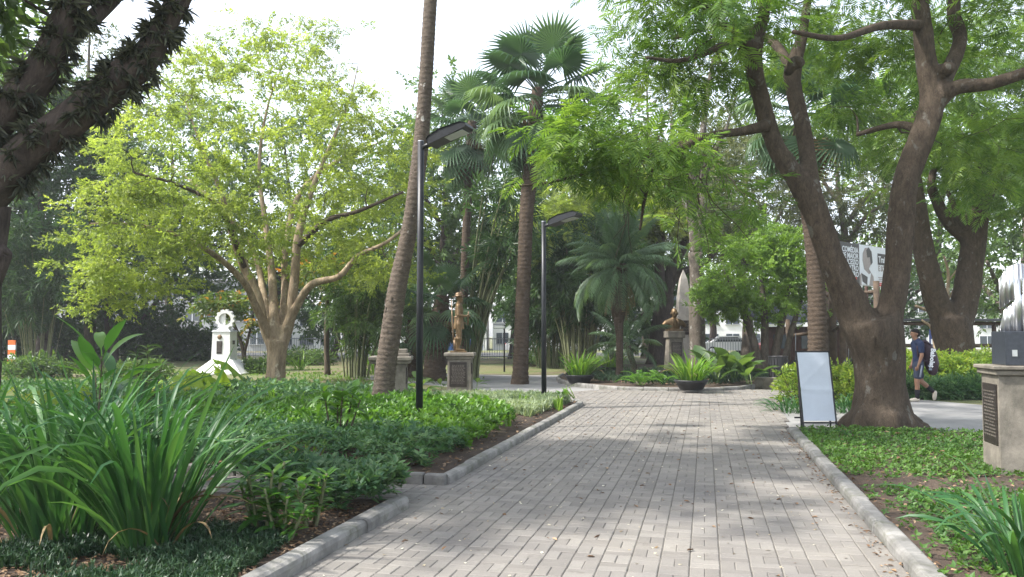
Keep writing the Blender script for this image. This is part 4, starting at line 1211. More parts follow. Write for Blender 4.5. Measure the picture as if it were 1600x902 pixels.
# paddle-leaved plants
def paddle(L=.9, w=.22, lp=.5, e0=1.3, bend=.8, n=9, fold=.25):
    t = np.linspace(0, 1, n + 1); m = n
    tot = lp + L; st = tot / n
    e = e0 - bend * t ** 1.5
    c = np.vstack([[0, 0, 0], np.cumsum(np.stack([0 * t[1:], np.cos(e[1:]) * st, np.sin(e[1:]) * st], -1), 0)])
    f = np.clip((t * tot - lp) / L, 0, 1)
    hw = np.maximum(w / 2 * np.sin(math.pi * np.clip(f, 0, 1) ** .8) ** .75, .011); hw[-1] = .004
    nr = np.stack([0 * t, -np.sin(e), np.cos(e)], -1)
    V = np.stack([c - np.array((1, 0, 0)) * hw[:, None] + nr * (hw * fold)[:, None], c, c + np.array((1, 0, 0)) * hw[:, None] + nr * (hw * fold)[:, None]], 1).reshape(-1, 3)
    Q = [[3 * i + j, 3 * i + j + 1, 3 * i + 4 + j, 3 * i + 3 + j] for i in range(n) for j in (0, 1)]
    return V, np.array(Q)
def paddle_set(k, mat, L, w, lp, e=(1.0, 1.5), b=(.3, 1.3)):
    out = []
    for i in range(k):
        V, Q = paddle(L * random.uniform(.8, 1.1), w * random.uniform(.85, 1.15), lp * random.uniform(.7, 1.1), random.uniform(*e), random.uniform(*b))
        me = np_mesh('leaf', V, Q, None, np.full(len(V), (i + .5) / k), True); me.materials.append(M[mat]); out.append(me)
    return out
PAD = paddle_set(8, 'leaf_paddle', .75, .2, .25)
PAD_W = paddle_set(6, 'leaf_mid', .7, .3, .5, (1.1, 1.5), (.4, 1.0))
PAD_S = paddle_set(6, 'leaf_cover2', .22, .075, .04, (.4, 1.1), (.3, 1.1))
PAD_D = paddle_set(6, 'leaf_mid', .24, .075, .04, (.2, .9), (.3, 1.1))
def stalk_plant(name, label, loc, stalks, meshes, s, el=(0.0, .5), stem='twig', sr=.02, cat='plant', stalk_n=6, group=None):
    """stalks: list of (dx, dy, height, leaves, from)"""
    t = thing(name, label, cat, loc, group)
    for (dx, dy, h, n, f0) in stalks:
        u = np.linspace(0, 1, 6)[:, None]
        pts = np.array((dx * .2, dy * .2, -.05)) + u * np.array((dx * .8, dy * .8, h + .05))
        MB().tube(pts, np.linspace(sr, sr * .6, 6), 6).build('stem', M[stem], t, None, True)
        for i in range(n):
            f = f0 + (1 - f0) * (i + .5) / n
            p = pts[0] + (pts[-1] - pts[0]) * f
            obj('leaf', random.choice(meshes), None, t, p, (-random.uniform(*el) * (1 - .6 * (f - f0) / (1 - f0 + 1e-6)), random.gauss(0, .15), i * 2.4 + random.gauss(0, .3)), s * random.uniform(.8, 1.15))
    return t
# tall ginger-like plant, 12 m away
stalk_plant('ginger_plant', 'tall plant with long upright paddle leaves left of the white monument', G(152, 665, .1), [(.05, 0, 1.15, 9, .5), (-.1, .1, .85, 5, .4), (.2, .05, .75, 4, .4)], PAD, 1.0, (.1, .75), sr=.018)
# lobed golden-green philodendrons
def lobed(R=.35, n=28, lobes=7):
    a = np.linspace(-math.pi * .86, math.pi * .86, n)
    r = R * (1 - .25 * np.abs(np.cos(a * lobes / 1.72))) * (.8 + .2 * np.cos(a))
    V = [(0, 0, .02)] + [(math.sin(x) * q, math.cos(x) * q + .0, -.35 * q * q / R + .02 * math.cos(x * 9)) for x, q in zip(a, r)]
    T = [[0, i, i + 1] for i in range(1, n)]
    V = np.array(V); V[:, 1] += .35 * R
    return V, T
LOB = []
for i in range(5):
    V, T = lobed(random.uniform(.26, .36)); mb = MB()
    ang = random.uniform(-.9, -.2); ca, sa = math.cos(ang), math.sin(ang)
    lp = random.uniform(.35, .6); u = np.linspace(0, 1, 5)
    st = np.stack([0 * u, lp * u ** 1.3 * .7, lp * u], -1)
    V2 = np.stack([V[:, 0], V[:, 1] * ca - V[:, 2] * sa, V[:, 1] * sa + V[:, 2] * ca], -1) + st[-1]
    mb.tube(st, np.linspace(.012, .008, 5), 4, cap=False); mb.add(V2, None, T, (i + .5) / 5)
    mb.R[0][:] = (i + .5) / 5
    me = mb.mesh('leaf', smooth=True); me.materials.append(M['leaf_gold']); LOB.append(me)
def rosette_plant(name, label, loc, meshes, n, s, el=(0, .7), cat='plant', group=None):
    t = thing(name, label, cat, loc, group)
    for i in range(n):
        obj('leaf', meshes[i % len(meshes)], None, t, (random.gauss(0, .04), random.gauss(0, .04), 0), (-random.uniform(*el), random.gauss(0, .15), i * 2.4), s * random.uniform(.75, 1.15))
    return t
rosette_plant('lobed_leaf_plant', 'golden-green lobed-leaf plant in front of the white monument', G(285, 622, .1), LOB, 14, 1.6)
rosette_plant('lobed_leaf_plant', 'large golden-green lobed-leaf plant above the strap clumps at the left', G(70, 655, .1), LOB, 16, 1.25)
rosette_plant('lobed_leaf_plant', 'small lobed-leaf plant between the ginger-like plant and the white monument', G(215, 640, .1), LOB, 7, .8)
# sapling with pale whorls in the middle of the long bed
stalk_plant('whorled_sapling', 'young plant with pale whorled leaf tops in the long bed left of the leaning palm', G(527, 705, .1), [(0, 0, .62, 26, .25), (.18, .1, .74, 14, .72), (-.2, .05, .78, 14, .75), (.3, -.05, .66, 12, .75), (.08, -.08, .80, 12, .8)], PAD_S, 1.15, (.2, .8), sr=.014)
stalk_plant('thin_sapling', 'thin dark-leaved sapling between the ginger-like plant and the lobed plants', G(228, 650, .1), [(0, 0, 1.3, 40, .25), (.25, .1, 1.0, 16, .5), (-.25, .1, 1.15, 18, .5)], PAD_D, 1.1, (.2, 1.0), sr=.013)
# arum-like fleshy plants by the near kerb
ZZ = paddle_set(6, 'leaf_paddle', .16, .06, .01, (.3, .9), (.2, .7))
for (px, py, s, h, lab) in ((412, 838, 1.0, .55, 'fleshy upright plant with stacked leaflets right of the strap clumps'), (487, 822, .8, .42, 'smaller fleshy upright plant beside the near kerb'), (440, 845, .8, .36, 'lowest fleshy plant between the other two near the kerb')):
    stalk_plant('fleshy_plant', lab, G(px, py, .1), [(random.uniform(-.22, .22), random.uniform(-.15, .15), h * random.uniform(.7, 1.1), 20, .3) for k in range(6)], ZZ, s, (.1, .7), 'bamboo', .016, group='fleshy plants by the near kerb')
# big-leaved plants at the island's right
for (px, py, n, s, lab) in ((1120, 598, 14, 1.25, 'broad-leaved plant right of the bust'), (1148, 597, 14, 1.3, 'broad-leaved plant in front of the round bush tree'), (1170, 600, 9, .85, 'smaller broad-leaved plant near the low planter wall')):
    rosette_plant('broad_leaf_plant', lab, G(px, py, .18), PAD_W, n, s, (0, .6))
FERN = [pin_leaf(.8, 20, 1.3, .5, .06, e0=1.0).mesh('leaf') for k in range(2)]
for m_ in FERN: m_.materials.append(M['leaf_cover2'])
for (px, py, s, lab) in ((1000, 602, 1.0, 'low fern on the island left of the bust'), (1035, 600, .85, 'low fern at the foot of the bust pedestal'), (1055, 590, .7, 'small fern behind the bowl in front of the bust')):
    rosette_plant('fern', lab, G(px, py, .15), FERN, 14, s, (-.2, .3), 'fern')
for (px, py, n, s, lab) in ((655, 612, 10, .7, 'silvery big-leaved plant at the foot of the stout fan palm'), (690, 608, 8, .6, 'low silvery-leaved plant left of the statue pedestal'), (745, 604, 8, .5, 'low dark-leaved plant right of the statue pedestal')):
    rosette_plant('broad_leaf_plant', lab, G(px, py, .05), PAD_W, n, s, (.2, .9))
for (px, py, D_, lab) in ((585, 585, 30, 'bright spiky lily behind the second stone pedestal'), (470, 578, 34, 'spiky lily left of the bamboo shrub')):
    strap_clump('lily_clump', lab, G(px, py), BL_LILY, 40, .3, .9, 'plant')
for i, (px, py, lab) in enumerate(((1432, 590, 'blue-green spiky clump behind the walking person'), (1475, 588, 'blue-green spiky clump left of the second dark tree'), (1548, 586, 'blue-green spiky clump right of the second dark tree'), (1412, 592, 'blue-green spiky clump beside the feathery tree trunk'))):
    strap_clump('spiky_clump', lab, G(px, py), BL_AGAVE, 36, .35, .6, 'plant', 'spiky clumps behind the hedge', .8, 1.2)

# ---- hedges and low bushes
def bush(name, label, pts, rads, n, tmpl, size, mat, cat='bush', group=None):
    """mound of leaf sprigs on a hidden web of twigs; pts/rads: lumps"""
    base = np.array((np.mean([p[0] for p in pts]), np.mean([p[1] for p in pts]), min(p[2] for p in pts)))
    base[2] = 0
    t = thing(name, label, cat, base, group)
    mb = MB(); tg = []
    for p, r in zip(pts, rads):
        r = np.asarray(r, float)
        q = ell(p, r, int(n / len(pts)), .6, lambda a: a[2] > .05)
        tg.append(q)
        for k in q[::14]:
            s = np.array((p[0] + random.gauss(0, .08), p[1] + random.gauss(0, .08), 0.0))
            mb.tube(np.array([s, (s + k) / 2 + rng.normal(0, .05, 3), k]), [.014, .01, .005], 4, cap=False)
    mb.build('stem', M['twig'], t, base)
    tg = np.vstack(tg)
    leaves(tg, 1, .05, tmpl, size, 'foliage', M[mat], t, base, .8, -.1, .7)
def gp3(px, py, z): p = G(px, py); return np.array((p[0], p[1], z))
bush('golden_hedge', 'yellow-green hedge behind the walking person', [gp3(x, 618 + random.uniform(-3, 3), random.uniform(.5, .7)) for x in range(1412, 1580, 22)], [(.5, .7, random.uniform(.4, .58)) for x in range(1412, 1580, 22)], 4200, T_SP5, .17, 'leaf_hedge', 'hedge')
bush('border_plant', 'dark green border plants along the foot of the yellow-green hedge', [gp3(x, 624, .16) for x in range(1420, 1575, 16)], [(.3, .25, .3) for x in range(1420, 1575, 16)], 1500, T_SP5N, .22, 'leaf_cover', 'plant')
bush('golden_bush', 'yellow-green bush with spiky border behind the blank sign board', [gp3(1245, 636, .5), gp3(1275, 632, .55), gp3(1315, 634, .5), gp3(1335, 636, .45)], [(.4, .45, .42)] * 4, 1500, T_SP5, .16, 'leaf_hedge')
for i, (px, lab) in enumerate(((1228, 'spiky dark border tuft left of the blank sign board'), (1250, 'spiky dark border tuft behind the left leg of the sign board'), (1318, 'spiky dark border tuft right of the blank sign board'), (1336, 'spiky dark border tuft touching the feathery tree trunk'))):
    strap_clump('border_tuft', lab, G(px, 646), BL_MID, 60, .28, .9, 'plant', 'tufts round the golden bush', .4, .68)
for (x, y, zz, rx, n, lab) in ((395, 583, .3, 1.0, 500, 'low shrub at the right foot of the white monument'), (215, 590, .35, 1.4, 600, 'low shrub left of the white monument'), (60, 590, .5, 1.6, 600, 'low shrub at the far left'), (470, 570, .5, 2.0, 700, 'low green border behind the pale-trunked tree'),
                            (620, 570, .6, 1.8, 700, 'low shrub behind the leaning palm'), (850, 572, .5, 1.6, 500, 'low shrub at the back of the far walk')):
    bush('low_shrub', lab, [gp3(x + random.uniform(-10, 10), y, zz * .6), gp3(x + 18, y + 1, zz * .5), gp3(x - 20, y + 1, zz * .5)], [(rx * .6, .6, zz)] * 3, n, T_SP5, .28, 'leaf_mid', 'shrub')

for (x, D_, h, lab) in ((-30, 50, 2.6, 'dark tall shrub at the far left edge of the back border'), (60, 51, 2.9, 'dark tall shrub behind the barrier board'), (140, 52, 2.4, 'dark tall shrub in the back border left of the monument'), (225, 50, 2.7, 'dark tall shrub in the back border just left of the monument'), (300, 51, 2.2, 'dark tall shrub directly behind the white monument')):
    c_ = np.array((P(x, 560, D_)[0], D_, h * .45))
    bush('border_shrub', lab, [c_, c_ + (1.2, .3, -.1), c_ + (-1.2, .2, -.15)], [(1.3, 1.0, h * .55)] * 3, 1100, T_SP5, .42, 'leaf_dark', 'shrub', 'shrubs of the back border')

# ---- ground cover, grass and litter nobody could count
def cover(name, label, poly, n, tmpl, size, mat, h=(.05, .3), z0=.1, mask=None, cat='ground cover', hs=1.2, lean=.35):
    p = sample_poly(poly, n)
    if mask is not None: p = p[mask(p)]
    hh = h[0] + (h[1] - h[0]) * np.clip(.55 + .35 * wob(p, hs) + rng.normal(0, .18, len(p)), 0, 1.2)
    hh *= np.where(rng.random(len(p)) < .25, rng.uniform(.3, .9, len(p)), 1)
    pos = np.column_stack([p, z0 + hh])
    up = unit(rng.normal(0, lean, (len(p), 3)) + np.array((0, 0, 1.)))
    d = unit(np.cross(up, rng.normal(0, 1, (len(p), 3))))
    tone = np.clip(.5 + .3 * wob(p, .9, 2.) + rng.normal(0, .22, len(p)), 0, 1)
    me = scatter(tmpl, pos, basis(d, up), size * rng.uniform(.7, 1.25, len(p)), name, tone)
    o = obj(name, me, M[mat]); tag(o, label, cat, kind='stuff'); return o
RO6 = t_rosette(6, leaf6, 1, .42, .35, .3); RO5 = t_rosette(6, rhomb, 1, .55, .4, .35); RO5b = t_rosette(8, rhomb, 1, .5, .45, .35)
def flat_blade(L, w, bend):
    a = np.array([(0, 0, 0), (0, .22 * bend * .4, .5), (0, .5 * bend * .6, .82 - .25 * bend)]) * L
    V = np.array([a[0] - (w / 2, 0, 0), a[0] + (w / 2, 0, 0), a[1] + (w / 2, 0, 0), a[1] - (w / 2, 0, 0), a[2] + (w * .1, 0, 0), a[2] - (w * .1, 0, 0)])
    return V, np.array([[0, 1, 2, 3], [3, 2, 4, 5]])
GR = merge_t([xf(flat_blade(1, .06, random.uniform(.5, 1.6)), y + random.gauss(0, .3), 0, 0, (random.gauss(0, .1), random.gauss(0, .1), 0)) for y in np.arange(0, 6.2, .7)])
def uvpoly(l): return np.array([p[:2] for p in uvp(l)])
near_cov = np.vstack([G(q[0], q[1])[:2] for q in [(632, 798), (575, 822), (520, 830), (440, 800), (330, 760), (200, 760), (-100, 760), (-200, 730), (-120, 720), (560, 772), (628, 775)]])
cover('leafy_cover', 'dark glossy ground-cover plants filling the near bed behind the strap clumps', near_cov, 2300, RO6, .092, 'leaf_cover', (.08, .36))
long_cov = uvpoly([(8.75, V_L - .35), (12.5, V_L - .4), (14.5, V_L - 1.1), (16.5, V_L - 1.2), (17.0, -5.5), (15.5, -10), (11.5, -13), (8.75, -11)])
def bare(p):      # bare patches of soil
    c = G(430, 637)[:2]; return ~(((p[:, 0] - c[0]) / 1.5) ** 2 + ((p[:, 1] - c[1]) / .9) ** 2 < 1 + .4 * wob(p, 3))
cover('leafy_cover', 'dark glossy ground-cover plants filling the front of the long bed', uvpoly([(8.75, V_L - .35), (10.6, V_L - .4), (11.2, -5), (11.0, -8), (11.5, -13), (8.75, -11)]), 4300, RO6, .092, 'leaf_cover', (.06, .34), mask=bare)
cover('bright_cover', 'bright green ground-cover plants in the middle of the long bed', uvpoly([(10.4, V_L - .4), (13.2, V_L - .4), (15.5, V_L - 1.1), (16.3, -4.5), (16.8, -8), (14, -10), (11, -8)]), 4700, RO5b, .108, 'leaf_cover2', (.04, .30), mask=bare)
cover('leafy_cover', 'mixed ground cover at the back of the long bed round the pale trunk', uvpoly([(11.5, -13), (11.0, -8), (16.0, -7.5), (17.5, -5.6), (19.0, -7.0), (20.6, -11), (20, -19), (12, -19)]), 7200, RO5, .132, 'leaf_cover', (.03, .26), mask=bare)
cover('bright_cover', 'patchy bright ground cover at the left of the long bed', uvpoly([(9.5, -7), (14, -7), (17, -14), (15, -19), (9.5, -14)]), 3000, RO5, .12, 'leaf_cover2', (.03, .28), mask=lambda p: bare(p) & (wob(p, .8, 1.) > -.1))
cover('variegated_grass', 'silvery variegated grass round the statue pedestal and second lamp post', uvpoly([(14.9, V_L - .5), (18.3, V_L - .3), (18.9, V_L - .8), (19.1, -4.5), (18.3, -7.2), (16.2, -6.0), (16.0, V_L - 1.4)]), 3400, GR, .27, 'leaf_silver', (0, .04), cat='grass')
cover('dwarf_grass', 'dark dwarf grass edging the near bed at the bottom left', np.vstack([G(q[0], q[1])[:2] for q in [(400, 905), (455, 868), (420, 850), (330, 848), (180, 862), (60, 870), (-60, 905), (-60, 990), (300, 990)]]), 2600, GR, .13, 'leaf_mondo', (0, .04), cat='grass', z0=.09, mask=lambda p: wob(p, 2.2, 1.) > -.35)
dirt_c = [G(1370, 752)[:2], G(1470, 752)[:2], G(1300, 760)[:2], G(1560, 748)[:2]]
def lawnmask(p):
    m = np.ones(len(p), bool)
    u = p @ DU; v = p @ DV
    s = (u - (9.05 + .10 * (v - 1.3))) / (.42 + .06 * np.sin(v * 3))
    m &= ~((np.abs(s) < 1 + .35 * wob(p, 4)) & (rng.random(len(p)) > .1))
    m &= wob(p, 1.6, 3.) + rng.normal(0, .3, len(p)) > -.75
    e = v - 1.43
    m &= ~((e < .22 + .12 * wob(p, 3)) & (u < 9.5) & (rng.random(len(p)) > .25))
    return m
CL = t_rosette(4, rhomb, 1, .6, .3, .3)
cover('creeping_lawn', 'low creeping green cover of the right lawn under the feathery tree', lawn_poly, 42000, CL, .043, 'leaf_lawn', (.0, .05), mask=lawnmask, hs=2.0, z0=.105)
cover('island_cover', 'dark dwarf grass covering the island round the bowls and the bust', np.array([(p[0], p[1]) for p in cc + (isl_poly - cc) * .93]), 4200, GR, .22, 'leaf_mondo', (0, .05), z0=.17, cat='grass', mask=lambda p: p[:, 1] < 33)
cover('lawn_grass', 'thin grass on the sunny ground round the white monument', np.vstack([G(q[0], q[1])[:2] for q in [(-80, 622), (600, 612), (760, 592), (600, 578), (-80, 576)]]), 4500, GR, .14, 'leaf_lily', (0, .01), z0=-.01, cat='grass', mask=lambda p: wob(p, .7, .5) > -.15)
cover('grass_tuft', 'loose weedy grass tufts coming up through the long bed', bed2_poly, 420, GR, .42, 'leaf_lily', (0, .06), cat='grass', mask=lambda p: (wob(p, 1.1, 4.) > 0) & (p[:, 1] < 20))
# mulch and fallen bits
FL = (np.array([(-.5, -.3, 0), (.5, -.35, .12), (.55, .3, 0), (-.45, .35, .1)]), np.array([[0, 1, 2, 3]]))
def litter(name, label, poly, n, size, mat, z, zs=.01, mask=None):
    p = sample_poly(poly, n)
    if mask is not None: p = p[mask(p)]
    pos = np.column_stack([p, z + rng.random(len(p)) * zs])
    up = unit(rng.normal(0, .25, (len(p), 3)) + np.array((0, 0, 1.))); d = unit(np.cross(up, rng.normal(0, 1, (len(p), 3))))
    me = scatter(FL, pos, basis(d, up), size * rng.uniform(.4, 1.3, len(p)), name)
    tag(obj(name, me, M[mat]), label, 'litter', kind='stuff')
litter('mulch', 'brown leaf mulch on the soil of the near bed', np.vstack([G(q[0], q[1])[:2] for q in [(420, 905), (600, 812), (430, 790), (200, 800), (-60, 830), (-60, 990), (300, 990)]]), 6000, .03, 'chip', .105, .02)
litter('mulch', 'leaf mulch on the soil of the long bed', bed2_poly, 9000, .045, 'chip', .108, .02, mask=lambda p: p[:, 1] < 21)
litter('mulch', 'dry leaf litter on the bare strip of the right lawn', lawn_poly, 7000, .03, 'chip', .112, .012)
litter('mulch', 'dry leaf litter along the front of the island', np.array([(p[0], p[1]) for p in cc + (isl_poly - cc) * .96]), 2500, .06, 'chip', .2, .03, mask=lambda p: p[:, 1] < 27)
litter('fallen_bits', 'small pale fallen petals and leaves on the brick path', path_poly, 1200, .022, 'petal', .043, .004)

def fallen(name, label, poly, n, size, z):
    p = sample_poly(poly, n); pos = np.column_stack([p, z + rng.random(n) * .006])
    up = unit(rng.normal(0, .2, (n, 3)) + np.array((0, 0, 1.))); d = unit(np.cross(up, rng.normal(0, 1, (n, 3))))
    tag(obj(name, scatter(leaf6(1, .45, .12, .1), pos, basis(d, up), size * rng.uniform(.5, 1.3, n), name), M['chip']), label, 'litter', kind='stuff')
fallen('fallen_leaf_litter', 'scattered brown fallen leaves on the brick path', path_poly, 420, .055, .046)
fallen('fallen_leaf_litter', 'scattered brown fallen leaves on the right lawn', lawn_poly, 500, .06, .15)
fallen('fallen_leaf_litter', 'brown leaves blown against the right kerb', uvpoly([(2, V_R - .16), (14, V_R - .12), (14, V_R), (2, V_R)]), 320, .04, .046)

# ================================================================ THINGS
def text_mesh(s, size=1.0, align='LEFT', ext=.004, bold=0.0):
    cu = bpy.data.curves.new('t', 'FONT'); cu.body = s; cu.size = size; cu.align_x = align; cu.extrude = ext; cu.resolution_u = 3; cu.offset = bold
    o = bpy.data.objects.new('t', cu); COL.objects.link(o)
    dg = bpy.context.evaluated_depsgraph_get()
    me = bpy.data.meshes.new_from_object(o.evaluated_get(dg))
    bpy.data.objects.remove(o); bpy.data.curves.remove(cu)
    return me
def skin(name, J, E, mat, parent, loc=(0, 0, 0), sub=2, root=None, rot=None, scale=1.0, fat=1.0, voxel=.018):
    """one continuous body: ellipsoids swept along a skeleton and melted together; J: name -> (x, y, z, rx, ry)"""
    mb = MB()
    for a, b in E:
        A, B = np.array(J[a][:3]), np.array(J[b][:3]); L = np.linalg.norm(B - A)
        ra, rb = (np.array((J[k][3], J[k][4] if len(J[k]) > 4 else J[k][3])) * fat for k in (a, b))
        n = max(3, int(L / (.45 * min(ra.min(), rb.min()))) + 1)
        for f in np.linspace(0, 1, n):
            r = ra * (1 - f) + rb * f
            mb.ball(A + (B - A) * f, (r[0], r[1], r.mean()), 14, 9)
    o = remeshed(mb, name, mat, parent, None, voxel, 4, 0)
    o.location = [float(c) for c in loc]
    if rot is not None: o.rotation_euler = rot
    return o
def plaque(t, w, h, loc, rz=0.0, rows=9, th=.025):
    o = MB().box((0, 0, 0), (w, th, h), bev=.006).build('plaque', M['plaque'], t, None, False, loc=loc, rot=(0, 0, rz))
    mb = MB()
    for r in range(rows):
        zz = h * .86 - r * h * .78 / max(1, rows); x = -w * .42 + random.random() * w * .1
        while x < w * .4:
            l = w * random.uniform(.05, .16)
            if x + l > w * .43: break
            mb.box((x + l / 2, -th / 2 - .002, zz), (l, .006, h * .33 / rows)); x += l + w * .035
    q = mb.build('lettering', M['plaque_text'], o)
    tag(q, kind='stuff')
    return o

# ---- stone pedestal with the standing statue
D = 21.5; pb = np.array((P(719, 600, D)[0], D, .1)); rz = -PA * .2
t = thing('statue_pedestal', 'square stone pedestal with dark plaque under the standing statue', 'pedestal', pb, rz=rz)
MB().box((0, 0, -.1), (.74, .74, .16), bev=.015).build('plinth', M['stone'], t)
MB().box((0, 0, .06), (.60, .60, .82), 0, .97, bev=.012).build('shaft', M['stone'], t)
MB().box((0, 0, .88), (.66, .66, .07), bev=.012).build('neck_moulding', M['stone'], t)
MB().box((0, 0, .95), (.76, .76, .09), bev=.015).build('cap', M['stone'], t)
plaque(t, .44, .62, (-.02, -.308, .18), 0, 14)
plaque(t, .2, .28, (.305, -.05, .5), math.pi / 2, 6)
# statue: hat, tunic, knee boots, facing right
sb = pb + np.array((-.04, 0, 1.04))
t = thing('standing_statue', 'golden-brown bronze statue of a standing man in a wide-brimmed hat, facing right', 'statue', sb)
MB().box((0, 0, 0), (.42, .36, .04), bev=.008).build('base', M['bronze'], t)
S = 1.0
J = {'pel': (0, 0, .80, .105, .14), 'waist': (0, 0, .93, .10, .125), 'chest': (.01, 0, 1.09, .115, .15), 'shl': (-.005, 0, 1.20, .09, .14), 'neck': (.0, 0, 1.28, .048, .05), 'jaw': (.022, 0, 1.335, .062, .058), 'head': (.012, 0, 1.40, .085, .076),
     'hipL': (.0, -.085, .72, .09, .085), 'kneeL': (.03, -.10, .42, .06, .058), 'calfL': (.0, -.10, .30, .062, .058), 'ankL': (-.02, -.10, .12, .04, .04), 'heelL': (-.02, -.10, .075, .045, .04), 'toeL': (.14, -.12, .06, .04, .036),
     'hipR': (.0, .085, .72, .09, .085), 'kneeR': (-.02, .10, .42, .06, .058), 'calfR': (-.06, .10, .30, .062, .058), 'ankR': (-.08, .10, .12, .04, .04), 'heelR': (-.08, .10, .075, .045, .04), 'toeR': (.07, .12, .06, .04, .036),
     'saL': (.0, -.17, 1.19, .065, .062), 'elL': (.0, -.22, .96, .047, .047), 'wrL': (.16, -.19, .93, .035, .035), 'hdL': (.235, -.17, .945, .034, .026),
     'saR': (.0, .17, 1.19, .065, .062), 'elR': (-.03, .22, .96, .047, .047), 'wrR': (.06, .17, .80, .035, .035), 'hdR': (.11, .15, .76, .034, .026)}
E = [('pel', 'waist'), ('waist', 'chest'), ('chest', 'shl'), ('shl', 'neck'), ('neck', 'jaw'), ('jaw', 'head'), ('pel', 'hipL'), ('hipL', 'kneeL'), ('kneeL', 'calfL'), ('calfL', 'ankL'), ('ankL', 'heelL'), ('heelL', 'toeL'), ('pel', 'hipR'), ('hipR', 'kneeR'), ('kneeR', 'calfR'), ('calfR', 'ankR'), ('ankR', 'heelR'), ('heelR', 'toeR'),
     ('shl', 'saL'), ('saL', 'elL'), ('elL', 'wrL'), ('wrL', 'hdL'), ('shl', 'saR'), ('saR', 'elR'), ('elR', 'wrR'), ('wrR', 'hdR')]
skin('body', J, E, M['bronze'], t)
mb = MB()
for sgn, hd in ((-1, (.25, -.17, .945)), (1, (.125, .15, .755))):      # curled fingers and thumbs
    for k in range(4):
        p = np.array(hd) + np.array((.02 - .004 * k, (.018 - .013 * k), .0))
        mb.tube([p - np.array((.03, 0, 0)), p + np.array((.02, 0, .01)), p + np.array((.035, 0, -.012)), p + np.array((.02, 0, -.03))], [.009, .009, .008, .007], 6)
    p = np.array(hd); mb.tube([p + (-.03, .02 * sgn, .01), p + (.0, .03 * sgn, .02), p + (.025, .02 * sgn, .015)], [.01, .01, .008], 6)
mb.build('hand', M['bronze'], t, None, True)
MB().lathe((.0, 0, .60), [(.135, 0), (.145, .02), (.135, .12), (.12, .22), (.122, .30), (.13, .315), (.11, .32)], 18, 1, .95).build('tunic_skirt', M['bronze'], t, None, True)
MB().lathe((0, 0, .885), [(.122, 0), (.132, .01), (.132, .04), (.122, .05)], 18, 1, .9).build('belt', M['bronze_dark'], t, None, True)
for y, x in ((-.10, 0), (.10, -.05)):
    MB().lathe((x, y, .30), [(.062, -.1), (.075, .0), (.085, .05), (.09, .08), (.075, .085)], 14).build('boot_cuff', M['bronze'], t, None, True)
hat = MB().lathe((.0, 0, 1.44), [(.09, .0), (.155, -.005), (.18, .02), (.16, .012), (.092, .012), (.088, .06), (.072, .10), (.03, .115), (0, .115)], 20).build('hat', M['bronze_dark'], t, None, True, rot=(0, -.12, 0), loc=(.17, 0, .01))
mb = MB(); mb.ball((.095, 0, 1.385), (.022, .014, .02), 8, 6); mb.ball((.06, 0, 1.32), (.045, .05, .05), 8, 6); mb.build('beard', M['bronze'], t, None, True)
mb = MB(); mb.tube([(-.10, -.20, .06), (-.15, -.17, .7), (-.18, -.13, 1.35)], [.022, .02, .012], 8); mb.box((-.095, -.2, .05), (.06, .035, .28), 0, .6); mb.build('musket', M['bronze_dark'], t, None, True)
MB().tube([(.24, -.17, .70), (.25, -.17, .95), (.262, -.17, 1.06)], [.016, .018, .012], 8).build('short_staff', M['bronze_dark'], t, None, True)

# ---- second pedestal, half behind the leaning palm
D = 18.6; pb = np.array((P(611, 600, D)[0], D, .1))
t = thing('stone_pedestal', 'stone pedestal with stepped top and dark plaque behind the leaning palm', 'pedestal', pb, rz=.06)
MB().box((0, 0, -.1), (.82, .82, .14), bev=.015).build('plinth', M['stone'], t)
MB().box((0, 0, .04), (.70, .70, .82), 0, .97, bev=.012).build('shaft', M['stone'], t)
MB().box((0, 0, .86), (.84, .84, .07), bev=.012).build('neck_moulding', M['stone'], t)
MB().box((0, 0, .93), (.93, .93, .09), bev=.015).build('cap', M['stone'], t)
MB().box((.08, .05, 1.02), (.66, .6, .07), bev=.01).build('upper_slab', M['stone'], t)
MB().box((.10, .05, 1.09), (.5, .48, .09), bev=.01).build('top_block', M['stone'], t)
plaque(t, .40, .36, (.348, .0, .42), math.pi / 2, 7)

# ---- bust on its pedestal, obelisk behind
D = 31.0; pb = np.array((P(1054, 560, D)[0], D, .22))
t = thing('bust_pedestal', 'tapering pinkish stone pedestal with dark plaque under the bust', 'pedestal', pb, rz=.10)
MB().box((0, 0, -.12), (1.5, 1.2, .16), bev=.02).build('step', M['stone_grey'], t)
MB().box((0, 0, .04), (.66, .6, 1.22), 0, .76, bev=.012).build('shaft', M['stone'], t)
MB().box((0, 0, 1.26), (.64, .6, .25), bev=.015).build('cap', M['stone'], t)
plaque(t, .40, .52, (0, -.296, .58), 0, 8).rotation_euler[0] = -.055
bb = pb + np.array((.0, 0, 1.51))
t = thing('bronze_bust', 'gilded bronze bust of a balding man on the tapering pedestal', 'bust', bb, rz=.15); t.scale = (1.22, 1.22, 1.22)
MB().box((0, 0, 0), (.46, .3, .06), bev=.01).build('base', M['bronze_dark'], t)
J = {'b': (0, 0, .07, .17, .10), 'c': (0, .01, .17, .20, .125), 's': (0, .01, .27, .20, .105), 'n': (0, 0, .36, .068, .072), 'n2': (0, -.01, .43, .064, .07), 'j': (0, -.05, .465, .066, .062), 'h': (0, -.02, .555, .098, .118), 't': (0, -.005, .605, .09, .108),
     'l': (-.24, .02, .25, .09, .09), 'l2': (-.32, .02, .18, .07, .08), 'r': (.24, .02, .25, .09, .09), 'r2': (.32, .02, .18, .07, .08)}
skin('torso_and_head', J, [('b', 'c'), ('c', 's'), ('s', 'n'), ('n', 'n2'), ('n2', 'h'), ('j', 'h'), ('h', 't'), ('s', 'l'), ('l', 'l2'), ('s', 'r'), ('r', 'r2')], M['bronze'], t)
